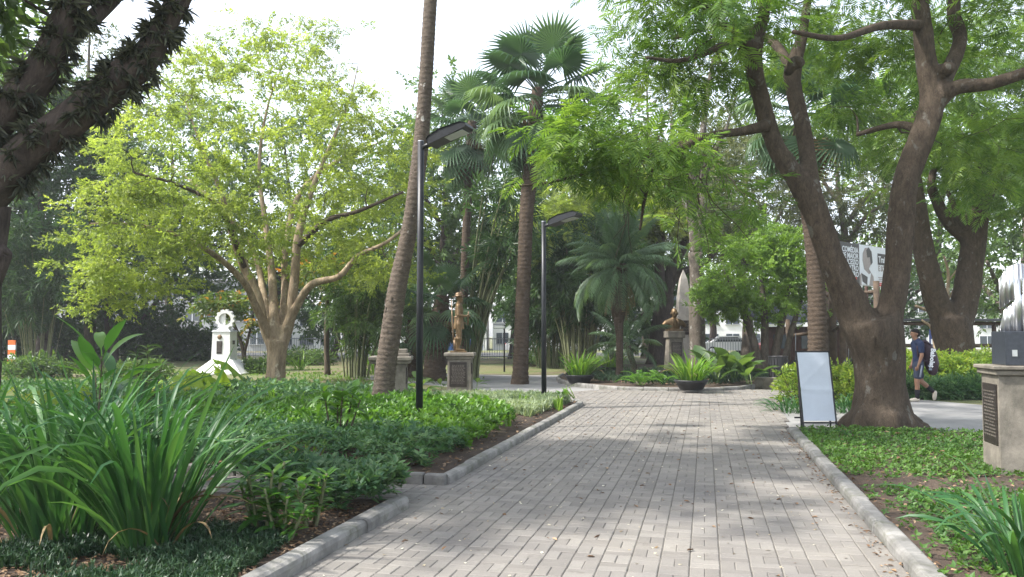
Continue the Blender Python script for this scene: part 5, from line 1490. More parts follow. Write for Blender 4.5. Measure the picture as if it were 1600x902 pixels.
mb = MB(); mb.ball((0, -.145, .525), (.02, .035, .04), 8, 6); mb.build('nose', M['bronze'], t, None, True)
for s_ in (-1, 1):
    mb = MB(); mb.ball((s_ * .108, -.02, .53), (.018, .032, .045), 8, 6); mb.build('ear', M['bronze'], t, None, True)
    mb = MB(); mb.ball((s_ * .042, -.125, .56), (.026, .016, .012), 8, 6); mb.build('eye', M['bronze_dark'], t, None, True)
    mb = MB(); mb.tube([(s_ * .03, -.11, .38), (s_ * .09, -.14, .28), (s_ * .05, -.15, .12)], [.02, .035, .02], 8); mb.build('lapel', M['bronze'], t, None, True)
mb = MB(); mb.ball((0, -.13, .475), (.05, .02, .014), 8, 6); mb.build('moustache', M['bronze_dark'], t, None, True)
D = 34.5; pb = np.array((P(1069, 560, D)[0], D, .15))
t = thing('obelisk', 'tall tapering grey stone obelisk behind the bust', 'obelisk', pb, rz=.12)
prof = [(1.05, 0), (.97, .35), (.86, .9), (.70, 1.8), (.52, 2.7), (.36, 3.45), (.28, 3.75), (.02, 4.14)]
V = []; Q = []
for w, z in prof:
    h = w / 2; V += [(-h, -h * .8, z), (h, -h * .8, z), (h, h * .8, z), (-h, h * .8, z)]
for i in range(len(prof) - 1):
    for j in range(4): k = (j + 1) % 4; Q.append([4 * i + j, 4 * i + k, 4 * i + 4 + k, 4 * i + 4 + j])
MB().add(V, Q).build('shaft', M['stone_grey'], t)
plaque(t, .44, .58, (.0, -.325, 1.45), 0, 7).rotation_euler[0] = -.06
MB().box((0, 0, -.2), (1.5, 1.3, .2), bev=.02).build('step', M['stone_grey'], t)

# ---- white monument with a cog ring on top
D = 34.0; pb = np.array((P(350, 585, D)[0], D, 0.0))
t = thing('white_monument', 'white masonry monument with a cog wheel ring on top, on the left lawn', 'monument', pb, rz=-.07)
MB().box((.08, 0, 0), (2.05, 1.95, .07), bev=.01).build('slab', M['white'], t)
MB().box((.06, 0, .07), (1.95, 1.85, .52), 0, .44, taper_y=.44).build('sloping_base', M['white'], t)
MB().box((0, 0, .59), (.78, .74, 1.12), 0, .93, bev=.01).build('pillar', M['white'], t)
MB().box((0, 0, 1.71), (.80, .76, .07), 0, .9, bev=.008).build('cap', M['wall_grey'], t)
MB().box((0, 0, 1.78), (.5, .4, .10), 0, .7).build('cog_foot', M['white'], t)
n = 72; ro = [.36 + (.05 if (i // 3) % 2 else 0) for i in range(n)]
V = []; Q = []
for i in range(n):
    a = 2 * math.pi * i / n; c_, s_ = math.cos(a), math.sin(a)
    for r, y in ((ro[i], -.09), (.25, -.09), (.25, .09), (ro[i], .09)): V.append((c_ * r, y, s_ * r))
for i in range(n):
    k = (i + 1) % n
    for j in range(4): l = (j + 1) % 4; Q.append([4 * i + j, 4 * i + l, 4 * k + l, 4 * k + j])
MB().add(V, Q).build('cog_ring', M['white'], t, loc=(0.02, 0, 2.22))
V = [(0, 0, 0)] + [(math.cos(a) * .255, 0, math.sin(a) * .255) for a in np.linspace(math.pi * .5, math.pi * 1.5, 20)]
MB().prism([(v[0], v[2]) for v in V[1:]], .07, 1, -.035).build('half_disc', M['white'], t, loc=(.02, 0, 2.22))
plaque(t, .22, .52, (-.06, -.366, .82), 0, 8)
plaque(t, .2, .16, (.378, .0, 1.2), math.pi / 2, 3)
MB().lathe((0, 0, 0), [(0, .02), (.08, .02), (.095, 0), (.095, -.02)], 18).build('medallion', M['bronze_dark'], t, None, True, loc=(-.06, -.362, 1.5), rot=(math.pi / 2, 0, 0))

# ---- pedestal at the right edge with dark block and polished metal sculpture
pb = G(1592, 741, .1); pb = pb + np.array((.12, .15, 0))
t = thing('granite_pedestal', 'stone pedestal with dark inscription plate cut by the right picture edge', 'pedestal', pb, rz=-PA)
MB().box((0, 0, -.05), (.58, .58, 1.11), 0, .98, bev=.01).build('shaft', M['stone'], t)
MB().box((0, 0, 1.06), (.64, .64, .06), bev=.01).build('neck_moulding', M['stone'], t)
MB().box((0, 0, 1.12), (.70, .70, .045), bev=.01).build('cap', M['stone'], t)
plaque(t, .46, .66, (-.287, -.0, .30), -math.pi / 2, 14, .02)
sb = pb + np.array((0, 0, 1.165))
t = thing('metal_sculpture', 'polished ribbed metal sculpture on a dark block at the right edge', 'sculpture', sb, rz=-PA)
MB().box((0.03, 0, 0), (.44, .44, .37), bev=.008).build('block', M['granite_dark'], t)
MB().box((-.1, -.222, .1), (.05, .01, .07)).build('small_badge', M['alu'], t)
def curved_plate(poly, r, th=.012, ribs=8, amp=.008):
    """outline (x, z) bent round a vertical axis with flutes"""
    poly = np.array(poly); mb = MB()
    xs = np.linspace(poly[:, 0].min(), poly[:, 0].max(), 41)
    top = np.interp(xs, poly[:len(poly) // 2, 0], poly[:len(poly) // 2, 1]); bot = np.interp(xs, poly[len(poly) // 2:, 0], poly[len(poly) // 2:, 1])
    V = []
    for x, a, b in zip(xs, top, bot):
        y = -math.sqrt(max(0, r * r - x * x)) + r * .6 + amp * math.sin(x * ribs * 18)
        V += [(x, y, b), (x, y, a), (x, y + th, a), (x, y + th, b)]
    Q = []
    for i in range(40):
        for j in range(4): l = (j + 1) % 4; Q.append([4 * i + j, 4 * i + l, 4 * i + 4 + l, 4 * i + 4 + j])
    Q += [[0, 1, 2, 3], [163, 162, 161, 160]]
    mb.add(V, Q); return mb
curved_plate([(-.17, .95), (-.10, 1.08), (.0, 1.12), (.12, 1.10), (.22, 1.0), (-.17, .62), (-.12, .66), (-.06, .72), (.06, .80), (.22, .80)], .25).build('upper_plate', M['alu'], t, None, True)
curved_plate([(-.17, .42), (-.14, .60), (-.08, .66), (-.04, .70), (.02, .70), (-.17, .37), (-.1, .37), (-.05, .37), (0, .37), (.02, .37)], .27).build('lower_plate', M['alu'], t, None, True, loc=(0, .02, 0))
for x in (-.01, .06, .13, .2):
    MB().tube([(x, -.07 + x * x, .36), (x, -.07 + x * x, .7), (x + .01, -.07 + x * x, .95)], [.042, .042, .036], 14).build('rod', M['alu'], t, None, True)

# ---- blank sign board on a dark A-frame
pb = (G(1256, 676, .03) + G(1307, 671, .03)) / 2
t = thing('sign_board', 'blank pale banner stretched on a dark A-frame stand by the right kerb', 'sign', pb, rz=-.02)
def frame_bar(name, a, b, parent, w=.025, mat='dark_frame'):
    a, b = np.array(a, float), np.array(b, float); d = unit(b - a); x = unit(np.cross(d, (0, 1, 0.01))); y = np.cross(d, x)
    V = [p + x * sx * w / 2 + y * sy * w / 2 for p in (a, b) for sx, sy in ((-1, -1), (1, -1), (1, 1), (-1, 1))]
    Q = [[3, 2, 1, 0], [4, 5, 6, 7]] + [[j, (j + 1) % 4, 4 + (j + 1) % 4, 4 + j] for j in range(4)]
    return MB().add(V, Q).build(name, M[mat], parent)
W = .27; H = 1.30; lx = -.055; ly = .16
ft = {s_: (np.array((s_ * W, 0, 0)), np.array((s_ * W + lx, ly, H))) for s_ in (-1, 1)}
for s_ in (-1, 1): frame_bar('frame_post', ft[s_][0], ft[s_][1], t)
for f in (.1, 1.0 - .01): frame_bar('cross_bar', ft[-1][0] * (1 - f) + ft[-1][1] * f, ft[1][0] * (1 - f) + ft[1][1] * f, t)
for s_ in (-1, 1): frame_bar('rear_leg', (s_ * W * .9 + .10, .5, 0), (s_ * W * .9 + lx, ly + .02, H - .03), t)
frame_bar('rear_bar', (-W + .03, .56, .16), (W + .03, .56, .16), t)
nx, nz = 17, 33; V = []
for i in range(nz):
    for j in range(nx):
        f = .125 + .855 * i / (nz - 1); g = j / (nx - 1)
        p = (ft[-1][0] * (1 - f) + ft[-1][1] * f) * (1 - g) + (ft[1][0] * (1 - f) + ft[1][1] * f) * g
        p = p + np.array(((.5 - g) * .03, -.012 - .006 * math.sin(g * 3.14) * math.sin(f * 3.14) - .012 * math.exp(-((f - .52 + .02 * g) / .025) ** 2) - .006 * math.exp(-((f - .55 - .35 * g) / .03) ** 2) + .003 * math.sin(g * 9 + f * 14), 0)); V.append(p)
Q = [[i * nx + j, i * nx + j + 1, (i + 1) * nx + j + 1, (i + 1) * nx + j] for i in range(nz - 1) for j in range(nx - 1)]
MB().add(V, Q).build('banner', M['canvas'], t, None, True)

# ---- lamp posts
def lamp_post(label, base, H, az, tilt=.35):
    t = thing('lamp_post', label, 'lamp post', base, 'flat-headed lamp posts', rz=az)
    MB().lathe((0, 0, 0), [(0, 0), (.13, 0), (.13, .02), (.055, .03), (.055, .5), (.05, .55)], 18).build('foot', M['black_paint'], t, None, True)
    MB().tube([(0, 0, .02), (0, 0, H * .5), (0, 0, H)], [.058, .055, .052], 18).build('post', M['black_paint'], t, None, True)
    MB().lathe((0, 0, H), [(.05, -.01), (.05, .012), (0, .014)], 16).build('post_cap', M['rail'], t, None, True)
    h = thing_part('lamp_head', t, (.03, 0, H - .10), (0, -tilt, 0))
    return t, h
def thing_part(name, parent, loc, rot):
    mb = MB()
    prof = [(.16, -.05), (.16, .05), (.2, .09), (.42, .135), (.80, .12), (.88, .07), (.88, .02), (.84, -.0)]
    n = len(prof); V = []
    for y, k in ((-.155, .85), (-.17, 1), (.17, 1), (.155, .85)):
        for x, z in prof: V.append((x, y, z * (k if z > 0 else 1)))
    Q = []
    for i in range(3):
        for j in range(n - 1): Q.append([i * n + j, i * n + j + 1, (i + 1) * n + j + 1, (i + 1) * n + j])
        Q.append([i * n + n - 1, i * n, (i + 1) * n, (i + 1) * n + n - 1])
    T = [[0, j, j + 1] for j in range(1, n - 1)] + [[3 * n, 3 * n + j, 3 * n + j + 1] for j in range(1, n - 1)]
    mb.add(V, Q, T)
    o = mb.build(name, M['black_paint'], parent, None, False, loc=loc, rot=rot)
    MB().tube([(-.02, 0, .0), (.2, 0, .0)], [.04, .04], 12).build('arm', M['black_paint'], o, None, True)
    MB().box((.6, 0, -.028), (.40, .26, .015), bev=.003).build('lens', M['lamp_glass'], o)
    return o
lamp_post('nearer tall dark lamp post with flat tilted head beside the leaning palm', G(655, 668, .1), 4.68, -.35, .28)
lamp_post('farther dark lamp post with flat head at the end of the long bed', G(850, 628, .1), 4.05, -.5, .2)

# ---- billboard behind the big tree
Lp = np.array((P(1290, 440, 38.)[0], 38., 0)); Rp = np.array((P(1393, 440, 42.5)[0], 42.5, 0))
dv = Rp - Lp; BW = np.linalg.norm(dv); baz = math.atan2(dv[1], dv[0]); bz0, BH = 3.98, 2.0
M['bb_grey'] = plain('billboard dark grey', (.085, .08, .08), .6, var=.05, bmp=0)
M['bb_white'] = plain('billboard white', (.72, .74, .78), .6, var=.03, bmp=0)
M['bb_red'] = plain('billboard red', (.62, .08, .07), .6, var=.05, bmp=0)
M['bb_skin'] = plain('billboard photo grey', (.34, .30, .29), .6, var=.1, bmp=0)
t = thing('billboard', 'theatre billboard on posts with dark text panel, half hidden behind the feathery tree', 'billboard', Lp, rz=baz)
MB().box((BW / 2, .05, bz0), (BW, .08, BH)).build('board', M['bb_white'], t)
MB().box((BW * .245, .003, bz0 + .005), (BW * .49, .012, BH - .01)).build('text_panel', M['bb_grey'], t)
MB().box((BW * .245, -.005, bz0 + .1), (BW * .40, .01, .28)).build('red_strip', M['bb_red'], t)
for i, s_ in enumerate(('A COMÉDIA', 'DE MAIOR', 'SUCESSO', 'DO TEATRO', 'BRASILEIRO')):
    obj('lettering', text_mesh(s_, .36, 'RIGHT', .003, .008), M['bb_white'], t, (BW * .475, -.008, bz0 + 1.56 - i * .29), (math.pi / 2, 0, 0))
X0 = BW * .49; px_ = BW * .24
MB().prism([(X0 + px_ * a, bz0 + BH * b) for a, b in ((.3, .42), (.22, .62), (.24, .8), (.38, .93), (.6, .95), (.76, .84), (.8, .66), (.7, .5), (.62, .44), (.62, .36), (.9, .24), (.95, .01), (.02, .01), (.02, .25), (.3, .36))], .008, 1, -.004).build('portrait', M['bb_skin'], t)
MB().prism([(X0 + px_ * a, bz0 + BH * b) for a, b in ((.52, .70), (.46, .88), (.62, .96), (.8, .86), (.86, .6), (.74, .52), (.70, .72))], .006, 1, -.008).build('portrait_hair', M['bb_grey'], t)
MB().prism([(X0 + px_ * a, bz0 + BH * b) for a, b in ((.14, .34), (.3, .40), (.62, .28), (.74, .34), (.6, .02), (.1, .02))], .006, 1, -.009).build('portrait_apron', M['bb_white'], t)
MB().prism([(X0 + px_ * a, bz0 + BH * b) for a, b in ((.12, .30), (.16, .10), (.46, .02), (.5, .22))], .006, 1, -.013).build('portrait_card', M['bb_grey'], t)
MB().box((BW * .845, -.002, bz0 + 1.12), (BW * .13, .01, .56)).build('title_box', M['bb_grey'], t)
obj('lettering', text_mesh('Trair', .44, 'LEFT', .003, .012), M['bb_white'], t, (BW * .79, -.009, bz0 + 1.24), (math.pi / 2, 0, 0))
obj('lettering', text_mesh('É SÓ', .36, 'LEFT', .003, .008), M['bb_skin'], t, (BW * .785, -.003, bz0 + .80), (math.pi / 2, 0, 0))
MB().box((BW * .935, -.002, bz0 + .62), (BW * .075, .01, .56)).build('initial_box', M['bb_grey'], t)
obj('lettering', text_mesh('C', .44, 'LEFT', .003, .012), M['bb_white'], t, (BW * .912, -.009, bz0 + .74), (math.pi / 2, 0, 0))
for z, h in ((.16, .05), (.04, .09)): MB().box((BW * .875, -.002, bz0 + z), (BW * .22, .01, h)).build('red_strip', M['bb_red'], t)
mb = MB()
for i in range(3): mb.box((BW * .86, -.002, bz0 + .46 - i * .09), (BW * (.16 - .02 * i), .008, .035))
tag(mb.build('small_print', M['bb_skin'], t), kind='stuff')
for f in (.06, .35, .64, .93): MB().tube([(BW * f, .16, -.1), (BW * f, .16, bz0 + BH)], [.09, .08], 10).build('post', M['wood_dark'], t, None, True)
frame_bar('brace', (0.1, .2, bz0 - .2), (BW - .1, .2, bz0 - .45), t, .08); frame_bar('brace', (0.1, .2, bz0 - .6), (BW - .1, .2, bz0 - .75), t, .08)
pb = np.array((P(1270, 440, 37.)[0], 37., 0))
t = thing('edge_on_sign', 'narrow white sign seen edge-on on a post left of the feathery tree trunk', 'sign', pb, rz=1.2)
MB().box((0, 0, 3.7), (1.0, .06, 1.75), bev=.01).build('panel', M['bb_white'], t)
MB().tube([(0, .06, -.1), (0, .06, 5.3)], [.05, .05], 10).build('post', M['rail'], t, None, True)

# ---- person walking left with a large racket bag
M['skin'] = plain('skin', (.25, .135, .085), .55, var=.1, scale=9, bmp=.05)
M['hair'] = plain('black hair', (.007, .006, .006), .85, var=.3, scale=30, bmp=.4)
M['navy'] = plain('navy shirt', (.012, .022, .062), .85, var=.2, scale=12, bmp=.3)
M['shorts'] = plain('dark grey-blue shorts', (.03, .04, .07), .8, var=.2, scale=12, bmp=.3)
M['shorts_stripe'] = plain('pale shorts stripe', (.22, .25, .32), .8, var=.1, bmp=.1)
M['sock'] = plain('black sock', (.012, .012, .016), .9, var=.2, bmp=.2)
M['shoe'] = plain('pale shoe', (.52, .46, .38), .7, var=.2, bmp=.15)
M['bag'] = plain('dark plum bag', (.035, .018, .03), .6, var=.25, bmp=.15)
pb = G(1436, 627, .012)
t = thing('person', 'person in navy shirt and dark shorts walking left along the side walk', 'person', pb)
bx = {'pel': (0.0, 0, .93, .10, .145), 'waist': (.0, 0, 1.07, .092, .13), 'chest': (.005, 0, 1.26, .11, .15), 'shl': (.0, 0, 1.385, .08, .135), 'neck': (-.03, 0, 1.475, .05, .052), 'jaw': (-.085, 0, 1.535, .05, .048), 'head': (-.06, 0, 1.615, .098, .08),
      'hipF': (-.02, -.09, .84, .10, .10), 'kneF': (-.085, -.09, .47, .062, .062), 'clfF': (-.075, -.09, .34, .058, .06), 'ankF': (-.085, -.09, .09, .038, .038), 'helF': (-.075, -.09, .045, .04, .035), 'toeF': (-.25, -.10, .03, .035, .022),
      'hipB': (.02, .09, .84, .10, .10), 'kneB': (.10, .09, .47, .062, .062), 'clfB': (.21, .09, .38, .06, .058), 'ankB': (.38, .09, .23, .038, .038), 'helB': (.43, .09, .20, .04, .035), 'toeB': (.41, .09, .045, .033, .024),
      'saF': (-.01, -.185, 1.36, .062, .062), 'elF': (-.02, -.235, 1.09, .045, .045), 'wrF': (-.10, -.225, .87, .031, .031), 'hdF': (-.12, -.215, .80, .036, .02),
      'saB': (.0, .185, 1.36, .062, .062), 'elB': (.05, .235, 1.09, .045, .045), 'wrB': (-.04, .225, .89, .031, .031), 'hdB': (-.06, .215, .82, .036, .02)}
be = [('pel', 'waist'), ('waist', 'chest'), ('chest', 'shl'), ('shl', 'neck'), ('neck', 'jaw'), ('jaw', 'head'), ('pel', 'hipF'), ('hipF', 'kneF'), ('kneF', 'clfF'), ('clfF', 'ankF'), ('ankF', 'helF'), ('helF', 'toeF'),
      ('pel', 'hipB'), ('hipB', 'kneB'), ('kneB', 'clfB'), ('clfB', 'ankB'), ('ankB', 'helB'), ('helB', 'toeB'), ('shl', 'saF'), ('saF', 'elF'), ('elF', 'wrF'), ('wrF', 'hdF'), ('shl', 'saB'), ('saB', 'elB'), ('elB', 'wrB'), ('wrB', 'hdB')]
skin('body', bx, be, M['skin'], t)
def sub_skin(name, keys, grow_, mat, over=None, sub=2):
    J = {}
    for k in keys:
        v = list((over or {}).get(k, bx[k])); v[3] += grow_; v[4] += grow_; J[k] = tuple(v)
    E_ = [e for e in be if e[0] in J and e[1] in J]
    return skin(name, J, E_, M[mat], t, sub=sub, root=keys[0])
def mid(a, b, f, k=1.0): return tuple(bx[a][i] * (1 - f) + bx[b][i] * f for i in range(5))
bx2 = dict(bx); 
sub_skin('shirt', ['waist', 'pel', 'chest', 'shl', 'saF', 'elF', 'saB', 'elB'], .018, 'navy', {'pel': (0, 0, .92, .10, .145), 'elF': mid('saF', 'elF', .62), 'elB': mid('saB', 'elB', .62)})
sub_skin('shorts', ['pel', 'hipF', 'kneF', 'hipB', 'kneB'], .016, 'shorts', {'pel': (0, 0, .91, .098, .145), 'kneF': (-.06, -.09, .60, .085, .08), 'kneB': (.075, .09, .60, .085, .08)})
MB().tube([(-.02, -.222, .86), (-.04, -.218, .72), (-.06, -.205, .58)], [.022, .024, .024], 6).build('shorts_stripe', M['shorts_stripe'], t, None, True)
for a, b, f0, f1 in (('clfF', 'ankF', .25, 1.1), ('clfB', 'ankB', .25, 1.05)):
    p0, p1 = np.array(bx[a][:3]), np.array(bx[b][:3]); q0, q1 = p0 + (p1 - p0) * f0, p0 + (p1 - p0) * f1
    MB().tube([q0, (q0 + q1) / 2, q1], [.062, .052, .047], 12).build('sock', M['sock'], t, None, True)
for hk, tk in (('helF', 'toeF'), ('helB', 'toeB')):
    h, o_ = np.array(bx[hk][:3]), np.array(bx[tk][:3]); m_ = (h + o_) / 2
    J = {'h': (*h, .052, .052), 'm': (*m_, .052, .048), 't': (*o_, .046, .034)}
    skin('shoe', J, [('h', 'm'), ('m', 't')], M['shoe'], t)
mb = MB()
for hd, wr in (('hdF', 'wrF'), ('hdB', 'wrB')):
    c = np.array(bx[hd][:3]); d = unit(c - np.array(bx[wr][:3]))
    for k in range(4):
        o_ = c + np.array(((k - 1.5) * .017, 0, 0)); l = (.07, .08, .075, .058)[k]
        mb.tube([o_, o_ + d * l * .5 + (0, .004, 0), o_ + d * l + (.008, .012, 0)], [.0095, .009, .007], 7)
    mb.tube([c + (-.03, 0, .02), c + (-.05, 0, -.01) , c + (-.05, .005, -.045)], [.011, .01, .008], 7)
mb.build('hand', M['skin'], t, None, True)
mb = MB(); mb.ball((-.045, 0, 1.665), (.10, .087, .07), 16, 10); mb.ball((-.0, 0, 1.61), (.072, .082, .085), 14, 8); mb.build('hair', M['hair'], t, None, True)
mb = MB(); mb.ball((-.155, 0, 1.585), (.018, .013, .02), 8, 6); mb.build('nose', M['skin'], t, None, True)
for s_ in (-1, 1):
    mb = MB(); mb.ball((-.04, s_ * .083, 1.60), (.02, .012, .03), 8, 6); mb.build('ear', M['skin'], t, None, True)
    mb = MB(); mb.ball((-.138, s_ * .03, 1.612), (.012, .014, .009), 8, 6); mb.build('eye', M['hair'], t, None, True)
mb = MB(); mb.ball((-.14, 0, 1.545), (.012, .026, .008), 8, 6); mb.build('mouth', M['wood_dark'], t, None, True)
# racket bag
g = thing('racket_bag', 'big dark plum racket bag with white lettering on the walker\'s back', 'bag', pb + np.array((.28, -.02, 1.02)))
J = {'a': (.02, 0, -.30, .10, .11), 'b': (.02, 0, -.12, .155, .14), 'c': (.0, 0, .10, .15, .13), 'd': (-.04, 0, .28, .115, .10), 'e': (-.07, 0, .39, .06, .07)}
o = skin('bag_body', J, [('a', 'b'), ('b', 'c'), ('c', 'd'), ('d', 'e')], M['bag'], g, rot=(0, -.12, 0), fat=1.12)
obj('lettering', text_mesh('Babolat', .15, 'CENTER', .004, .006), M['bb_white'], g, (-.07, -.162, .02), (math.pi / 2, math.pi / 2 + .12, 0))
MB().tube([(-.02, -.10, .33), (-.2, -.13, .42), (-.36, -.13, .28), (-.34, -.11, .05), (-.18, -.10, -.06), (-.06, -.08, -.08)], [.02] * 6, 8).build('strap', M['bag'], g, None, True)
for z, x in ((-.28, -.06), (-.2, -.08)):
    MB().box((x, -.125, z), (.07, .02, .05), bev=.004).build('pale_patch', M['shorts_stripe'], g)
MB().tube([(.12, -.03, -.05), (.19, -.03, .02), (.15, -.03, .12)], [.014] * 3, 8).build('handle', M['leaf_gold'], g, None, True)

# ---- wire litter bin
pb = G(1210, 607, .012)
t = thing('litter_bin', 'dark slatted litter bin on the low planter wall end, left of the sign board', 'bin', pb + np.array((0.2, .25, 0)))
MB().tube([(0, 0, -.02), (0, 0, .3)], [.05, .05], 10).build('stand', M['dark_frame'], t, None, True)
for i in range(18):
    a = 2 * math.pi * i / 18
    MB().box((math.cos(a) * .27, math.sin(a) * .27, .3), (.012, .075, .62), a, 1.0).build('slat', M['dark_frame'], t)
for z in (.3, .6, .92): MB().lathe((0, 0, z), [(.27, 0), (.29, 0), (.29, .03), (.27, .03), (.27, 0)], 24).build('hoop', M['dark_frame'], t, None, True)
MB().lathe((0, 0, .31), [(0, 0), (.25, 0), (.255, .58), (.24, .58), (.235, .02)], 20).build('liner', M['pot'], t, None, True)

# ---- log playground with tyres behind the sign board
D = 31.0
def pg(px, D_=31.0, z=0.0): p = P(px, 560, D_); return np.array((p[0], D_, z))
t = thing('log_playground', 'log climbing frame with platform behind the feathery tree trunk', 'playground', pg(1300))
b = pg(1300)
def post(px, D_, h, r=.11, lean=0.0):
    p = pg(px, D_) - b; MB().tube([p + (0, 0, -.1), p + (lean * .5, 0, h / 2), p + (lean, 0, h)], [r, r * .97, r * .92], 12).build('post', M['wood'], t, None, True)
    return p
pp = [post(x, d, h, r) for x, d, h, r in ((1302, 32, 3.3, .15), (1318, 30, 2.6, .13), (1345, 33, 3.4, .12), (1232, 33, 2.2, .10), (1372, 31, 3.6, .12), (1292, 34, 3.4, .12), (1400, 33, 3.0, .1))]
def beam(a, b_, r=.07, name='beam'): MB().tube([a, (np.array(a) + b_) / 2, b_], [r] * 3, 10).build(name, M['wood'], t, None, True)
beam(pp[3] + (0, 0, 1.55), pp[0] + (0, 0, 1.75)); beam(pp[0] + (0, 0, 1.75), pp[1] + (0, 0, 1.95)); beam(pp[0] + (0, 0, 3.0), pp[2] + (0, 0, 3.1)); beam(pp[2] + (0, 0, 2.3), pp[4] + (0, 0, 2.3)); beam(pp[5] + (0, 0, 2.5), pp[2] + (0, 0, 2.5)); beam(pp[4] + (0, 0, 2.7), pp[6] + (0, 0, 2.7)); beam(pp[5] + (0, 0, 3.2), pp[4] + (0, 0, 3.2))
for i in range(9):
    x = pp[5][0] + (pp[4][0] - pp[5][0]) * (i + .5) / 9
    MB().box((x, 2.2, 2.2), (.2, 1.5, .05), bev=.01).build('platform_plank', M['wood_dark'], t)
    MB().box((x, 1.5, 2.25), (.09, .05, .75), bev=.01).build('rail_slat', M['wood'], t)
tyre_prof = [(.20, -.08), (.33, -.10), (.36, -.05), (.36, .05), (.33, .10), (.20, .08), (.22, .0), (.20, -.08)]
for px, D_, z, a, lab in ((1243, 29.5, .36, .9, 'black tyre hanging at the left of the sign board'), (1326, 29.0, .42, .7, 'black tyre hanging beside the feathery tree trunk'), (1228, 31, .36, 1.2, 'black tyre leaning among the stems of the round bush tree')):
    p = pg(px, D_, z)
    g = thing('tyre', lab, 'tyre', p, 'playground tyres')
    MB().lathe((0, 0, 0), tyre_prof, 26).build('tread', M['rubber'], g, None, True, rot=(math.pi / 2, 0, a))
    MB().tube([(0, 0, .34), (0.02, 0, 1.3)], [.014, .014], 6).build('chain', M['rail'], g, None, True)

# wooden kiosk behind, with dark roof
p = pg(1258, 42)
t = thing('timber_kiosk', 'dark timber kiosk with sloping roof behind the round bush tree', 'kiosk', p)
for i in range(14): MB().box((-2.0 + i * .3, 0, 0), (.29, .1, 2.0), bev=.008).build('wall_board', M['wood_dark'], t)
V = [(-2.6, -1.0, 2.2), (2.6, -1.0, 2.2), (2.6, 2.2, 3.1), (-2.6, 2.2, 3.1), (-2.6, -1.0, 2.3), (2.6, -1.0, 2.3), (2.6, 2.2, 3.2), (-2.6, 2.2, 3.2)]
MB().add(V, [[3, 2, 1, 0], [4, 5, 6, 7], [0, 1, 5, 4], [1, 2, 6, 5], [2, 3, 7, 6], [3, 0, 4, 7]]).build('roof', M['roof_dark'], t)
for x in (-2.3, 2.3): MB().box((x, -.8, 0), (.12, .12, 2.2)).build('post', M['wood'], t)
for x in (-1.2, .2): MB().box((x, -.065, .9), (.8, .04, .7)).build('window', M['glass'], t)

# shelter with timber beam behind the hedge
p = pg(1520, 34)
t = thing('timber_shelter', 'timber shelter frame behind the second dark tree on the right', 'shelter', p)
for x in (-3.2, -1.0, .9, 2.4): MB().tube([(x, 0, -.1), (x, 0, 2.1)], [.09, .085], 10).build('post', M['wood'], t, None, True)
for z in (1.15, 2.05): MB().tube([(-3.6, 0, z), (2.8, 0, z)], [.08, .08], 10).build('beam', M['wood'], t, None, True)
MB().box((-.4, .4, 2.16), (6.8, 1.8, .08)).build('roof', M['roof_dark'], t)
# fallen bare branch pile and blue notice
t = thing('bare_branches', 'pale bare branches showing between the two right-hand trees', 'branch', pg(1450, 29))
mb = MB(); bs = pg(1450, 29)
for pl in ([(1462, 560, 9), (1470, 530, 8), (1472, 500, 7), (1455, 488, 6), (1430, 478, 4)], [(1470, 520, 6), (1478, 480, 6), (1482, 430, 5), (1475, 400, 3)], [(1480, 470, 4), (1500, 440, 3), (1520, 430, 2)], [(1478, 455, 4), (1450, 430, 3), (1435, 420, 2)], [(1462, 560, 6), (1458, 520, 5), (1440, 500, 3)], [(1481, 440, 3), (1500, 415, 2), (1510, 395, 1.5)]):
    pts = [P(q[0], q[1], 29.) for q in pl]
    if pl[0][1] == 560: pts[0][2] = -.05
    a_, r_ = catmull(pts, [pxm(q[2], 29) / 2 for q in pl], 4); mb.tube(a_, r_, 7)
mb.build('branch', M['bark_pale'], t, bs, True)
M['blue_sign'] = plain('blue notice', (.03, .05, .16), .5, var=.1, bmp=0)
p = pg(1464, 33)
t = thing('notice_board', 'small blue and white notice behind the walking person', 'sign', p)
MB().box((0, 0, 1.15), (.55, .05, .65), bev=.005).build('panel', M['blue_sign'], t)
MB().box((-.02, -.03, 1.22), (.42, .02, .2)).build('white_field', M['bb_white'], t)
MB().tube([(0, .05, -.1), (0, .05, 1.3)], [.03, .03], 8).build('post', M['rail'], t, None, True)

# yellow equipment seen past the bust, flood lamp on a pole, orange and white board
M['yellow'] = plain('yellow paint', (.65, .42, .03), .5, var=.15)
M['orange'] = plain('orange paint', (.70, .16, .03), .5, var=.15)
p = pg(1027, 43)
t = thing('yellow_machine', 'yellow exercise machine showing left of the bust pedestal', 'exercise machine', p)
for x in (-.35, .4): MB().tube([(x, 0, -.05), (x, 0, 1.25), (x * .6, 0, 1.35)], [.07, .07, .06], 10).build('upright', M['yellow'], t, None, True)
MB().box((0, 0, .55), (.7, .3, .35), bev=.03).build('seat_box', M['yellow'], t); MB().tube([(-.4, 0, 1.1), (.45, 0, 1.1)], [.05, .05], 8).build('handle_bar', M['dark_frame'], t, None, True)
p = pg(788, 36)
t = thing('flood_lamp', 'boxy flood lamp on a thin dark pole beyond the statue', 'lamp', p)
MB().tube([(0, 0, -.1), (0, 0, 2.15)], [.04, .035], 10).build('pole', M['black_paint'], t, None, True)
MB().box((-.22, -.05, 1.85), (.5, .2, .12), bev=.01).build('housing', M['rail'], t); MB().box((-.22, -.05, 2.0), (.5, .2, .09), bev=.01).build('housing', M['rail'], t)
MB().box((-.22, -.155, 1.87), (.44, .012, .08)).build('lens', M['lamp_glass'], t)
p = pg(18, 38)
t = thing('barrier_board', 'small orange and white barrier board at the far left', 'barrier', p)
for i in range(5): MB().box((0, 0, .25 + i * .22), (.34, .05, .215), bev=.004).build('stripe', M['orange'] if i % 2 == 0 else M['bb_white'], t)
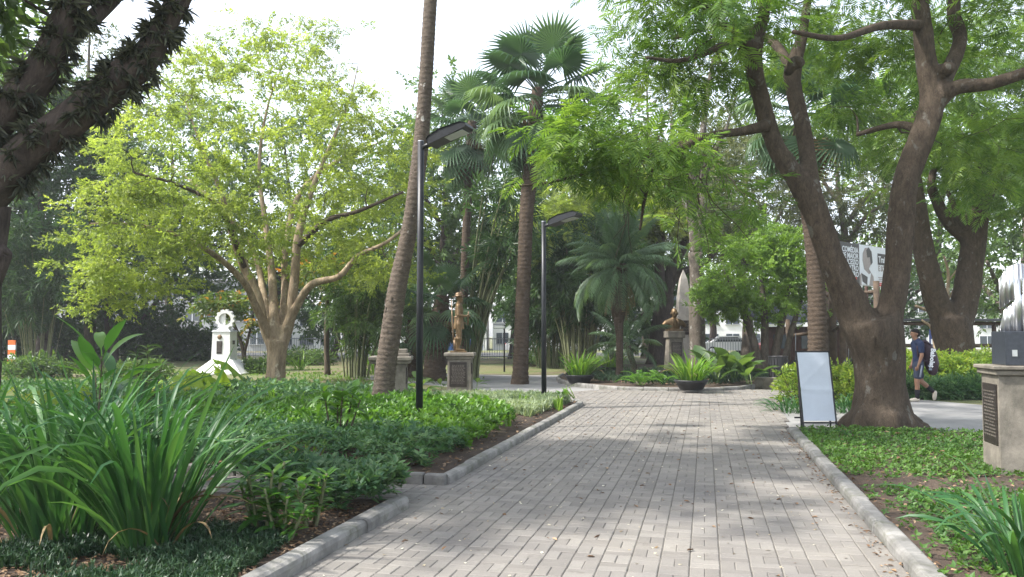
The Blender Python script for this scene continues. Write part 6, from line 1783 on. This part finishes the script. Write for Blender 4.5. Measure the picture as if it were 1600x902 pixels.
for x in (-.13, .13): MB().box((x, .05, -.05), (.05, .05, 1.3)).build('leg', M['bb_white'], t)

# ================================================================ BEYOND THE PARK
tag(sheet('street', [(-120, 62), (120, 62), (120, 74), (-120, 74)], .01, M['asphalt']), kind='structure')
def building(label, px0, px1, ytop, D_, mat, floors, bays, door=None):
    a = P(px0, ytop, D_); b_ = P(px1, ytop, D_); W_ = b_[0] - a[0]; H_ = a[2]
    t = thing('building', label, 'building', (a[0], D_, 0))
    MB().box((W_ / 2, 5, -.2), (W_, 10, H_ + .2)).build('wall', M[mat], t)
    MB().box((W_ / 2, 4.9, H_), (W_ + .4, 10.3, .3), bev=.03).build('parapet', M['wall_grey'], t)
    fh = H_ / floors; bw = W_ / bays
    for f in range(floors):
        for k in range(bays):
            w = MB().box((0, 0, 0), (bw * .62, .08, fh * .5)).build('window', M['glass'], t, loc=(bw * (k + .5), -.02, f * fh + fh * .3))
            MB().box((0, -.05, -.08), (bw * .7, .14, .08)).build('sill', M['wall_grey'], w)
            MB().box((0, -.045, 0), (.06, .02, fh * .5)).build('mullion', M['bb_white'], w)
building('grey office block behind the trees left of the white monument', 150, 420, 440, 80, 'wall_grey', 3, 8)
building('white low building glimpsed between the pale-trunked tree and the statue', 430, 760, 488, 84, 'wall_white', 2, 10)
building('white building glimpsed behind the far walk and bamboo', 770, 1010, 480, 86, 'wall_white', 2, 8)
building('pale building behind the railing right of the obelisk', 1030, 1290, 455, 90, 'wall_white', 3, 8)
building('pale building beyond the playground and hedge', 1310, 1700, 470, 92, 'wall_white', 3, 11)
building('grey building at the far left beyond the bamboo thicket', -200, 130, 460, 90, 'wall_grey', 3, 9)
# railing along the street
def railing(label, px0, px1, D_, h=1.3):
    a = P(px0, 560, D_)[0]; b_ = P(px1, 560, D_)[0]; W_ = b_ - a
    t = thing('street_railing', label, 'railing', (a, D_, 0))
    for z in (.15, h): MB().box((W_ / 2, 0, z), (W_, .05, .06)).build('rail', M['rail'], t)
    n = min(280, int(W_ / .16)); me = MB().box((0, 0, 0), (.03, .03, h + .1)).mesh('bar')
    for i in range(n): obj('bar', me, M['rail'], t, (W_ * (i + .5) / n, .002, 0))
railing('grey street railing behind the broad-leaved plants right of the obelisk', 1095, 1290, 52)
railing('grey street railing beyond the statue and far walk', 560, 900, 54)
railing('grey street railing behind the white monument', 120, 540, 56)
# parked cars
def car(label, px, D_, col, rz=0.0):
    m = plain('car paint ' + label[:12], col, .3, .1, var=.05, bmp=0, spec=.7)
    t = thing('parked_car', label, 'car', (P(px, 560, D_)[0], D_, 0.01), 'cars along the street', rz)
    prof = [(-2.1, .35), (-2.15, .75), (-1.9, .95), (-1.35, 1.0), (-.8, 1.45), (.75, 1.48), (1.45, 1.05), (2.05, .9), (2.15, .6), (2.1, .35)]
    MB().prism(prof, 1.7, 1, -.85).build('body', m, t)
    win = [(-1.12, 1.02), (-.72, 1.38), (.68, 1.40), (1.2, 1.04)]
    for y in (-.856, .846): MB().prism(win, .01, 1, y).build('side_window', M['glass'], t)
    for x in (-1.3, 1.3):
        for y in (-.8, .8):
            w = MB().lathe((0, 0, 0), [(.0, -.1), (.2, -.1), (.31, -.09), (.33, -.05), (.33, .05), (.31, .09), (.2, .1), (0, .1)], 20).build('wheel', M['rubber'], t, None, True, loc=(x, y, .33), rot=(math.pi / 2, 0, 0))
            MB().lathe((0, 0, 0), [(0, -.115), (.19, -.112), (.2, -.1)], 16).build('rim', M['alu'], w, None, True, rot=(0 if y > 0 else math.pi, 0, 0))
    for y in (-.65, .65):
        MB().box((2.13, y, .68), (.06, .3, .14)).build('headlight', M['lamp_glass'], t)
        MB().box((-2.13, y, .74), (.06, .28, .16)).build('tail_light', M['bb_red'], t)
car('white car parked beyond the railing right of the obelisk', 1135, 66, (.7, .71, .72))
car('blue car parked beyond the statue', 712, 66, (.05, .14, .40))
car('white car parked beyond the bamboo shrub', 590, 67, (.72, .73, .74))
car('red car parked beyond the round bush tree', 1230, 67, (.4, .04, .03))
car('silver car parked beyond the white monument', 300, 67, (.5, .52, .54))
car('white car parked beyond the far walk', 830, 68, (.7, .71, .72))

# ================================================================ THE AIR
ho = MB().box((0, 270, -1.0), (830, 700, 27)).build('haze', None)
tag(ho, kind='stuff')
hm = bpy.data.materials.new('haze'); hm.use_nodes = True; hn = hm.node_tree; hn.nodes.clear()
h_out = hn.nodes.new('ShaderNodeOutputMaterial'); h_v = hn.nodes.new('ShaderNodeVolumePrincipled')
h_v.inputs['Color'].default_value = (.93, .96, 1.0, 1); h_v.inputs['Density'].default_value = .0008; h_v.inputs['Anisotropy'].default_value = .2
hn.links.new(h_v.outputs[0], h_out.inputs['Volume'])
ho.data.materials.append(hm)
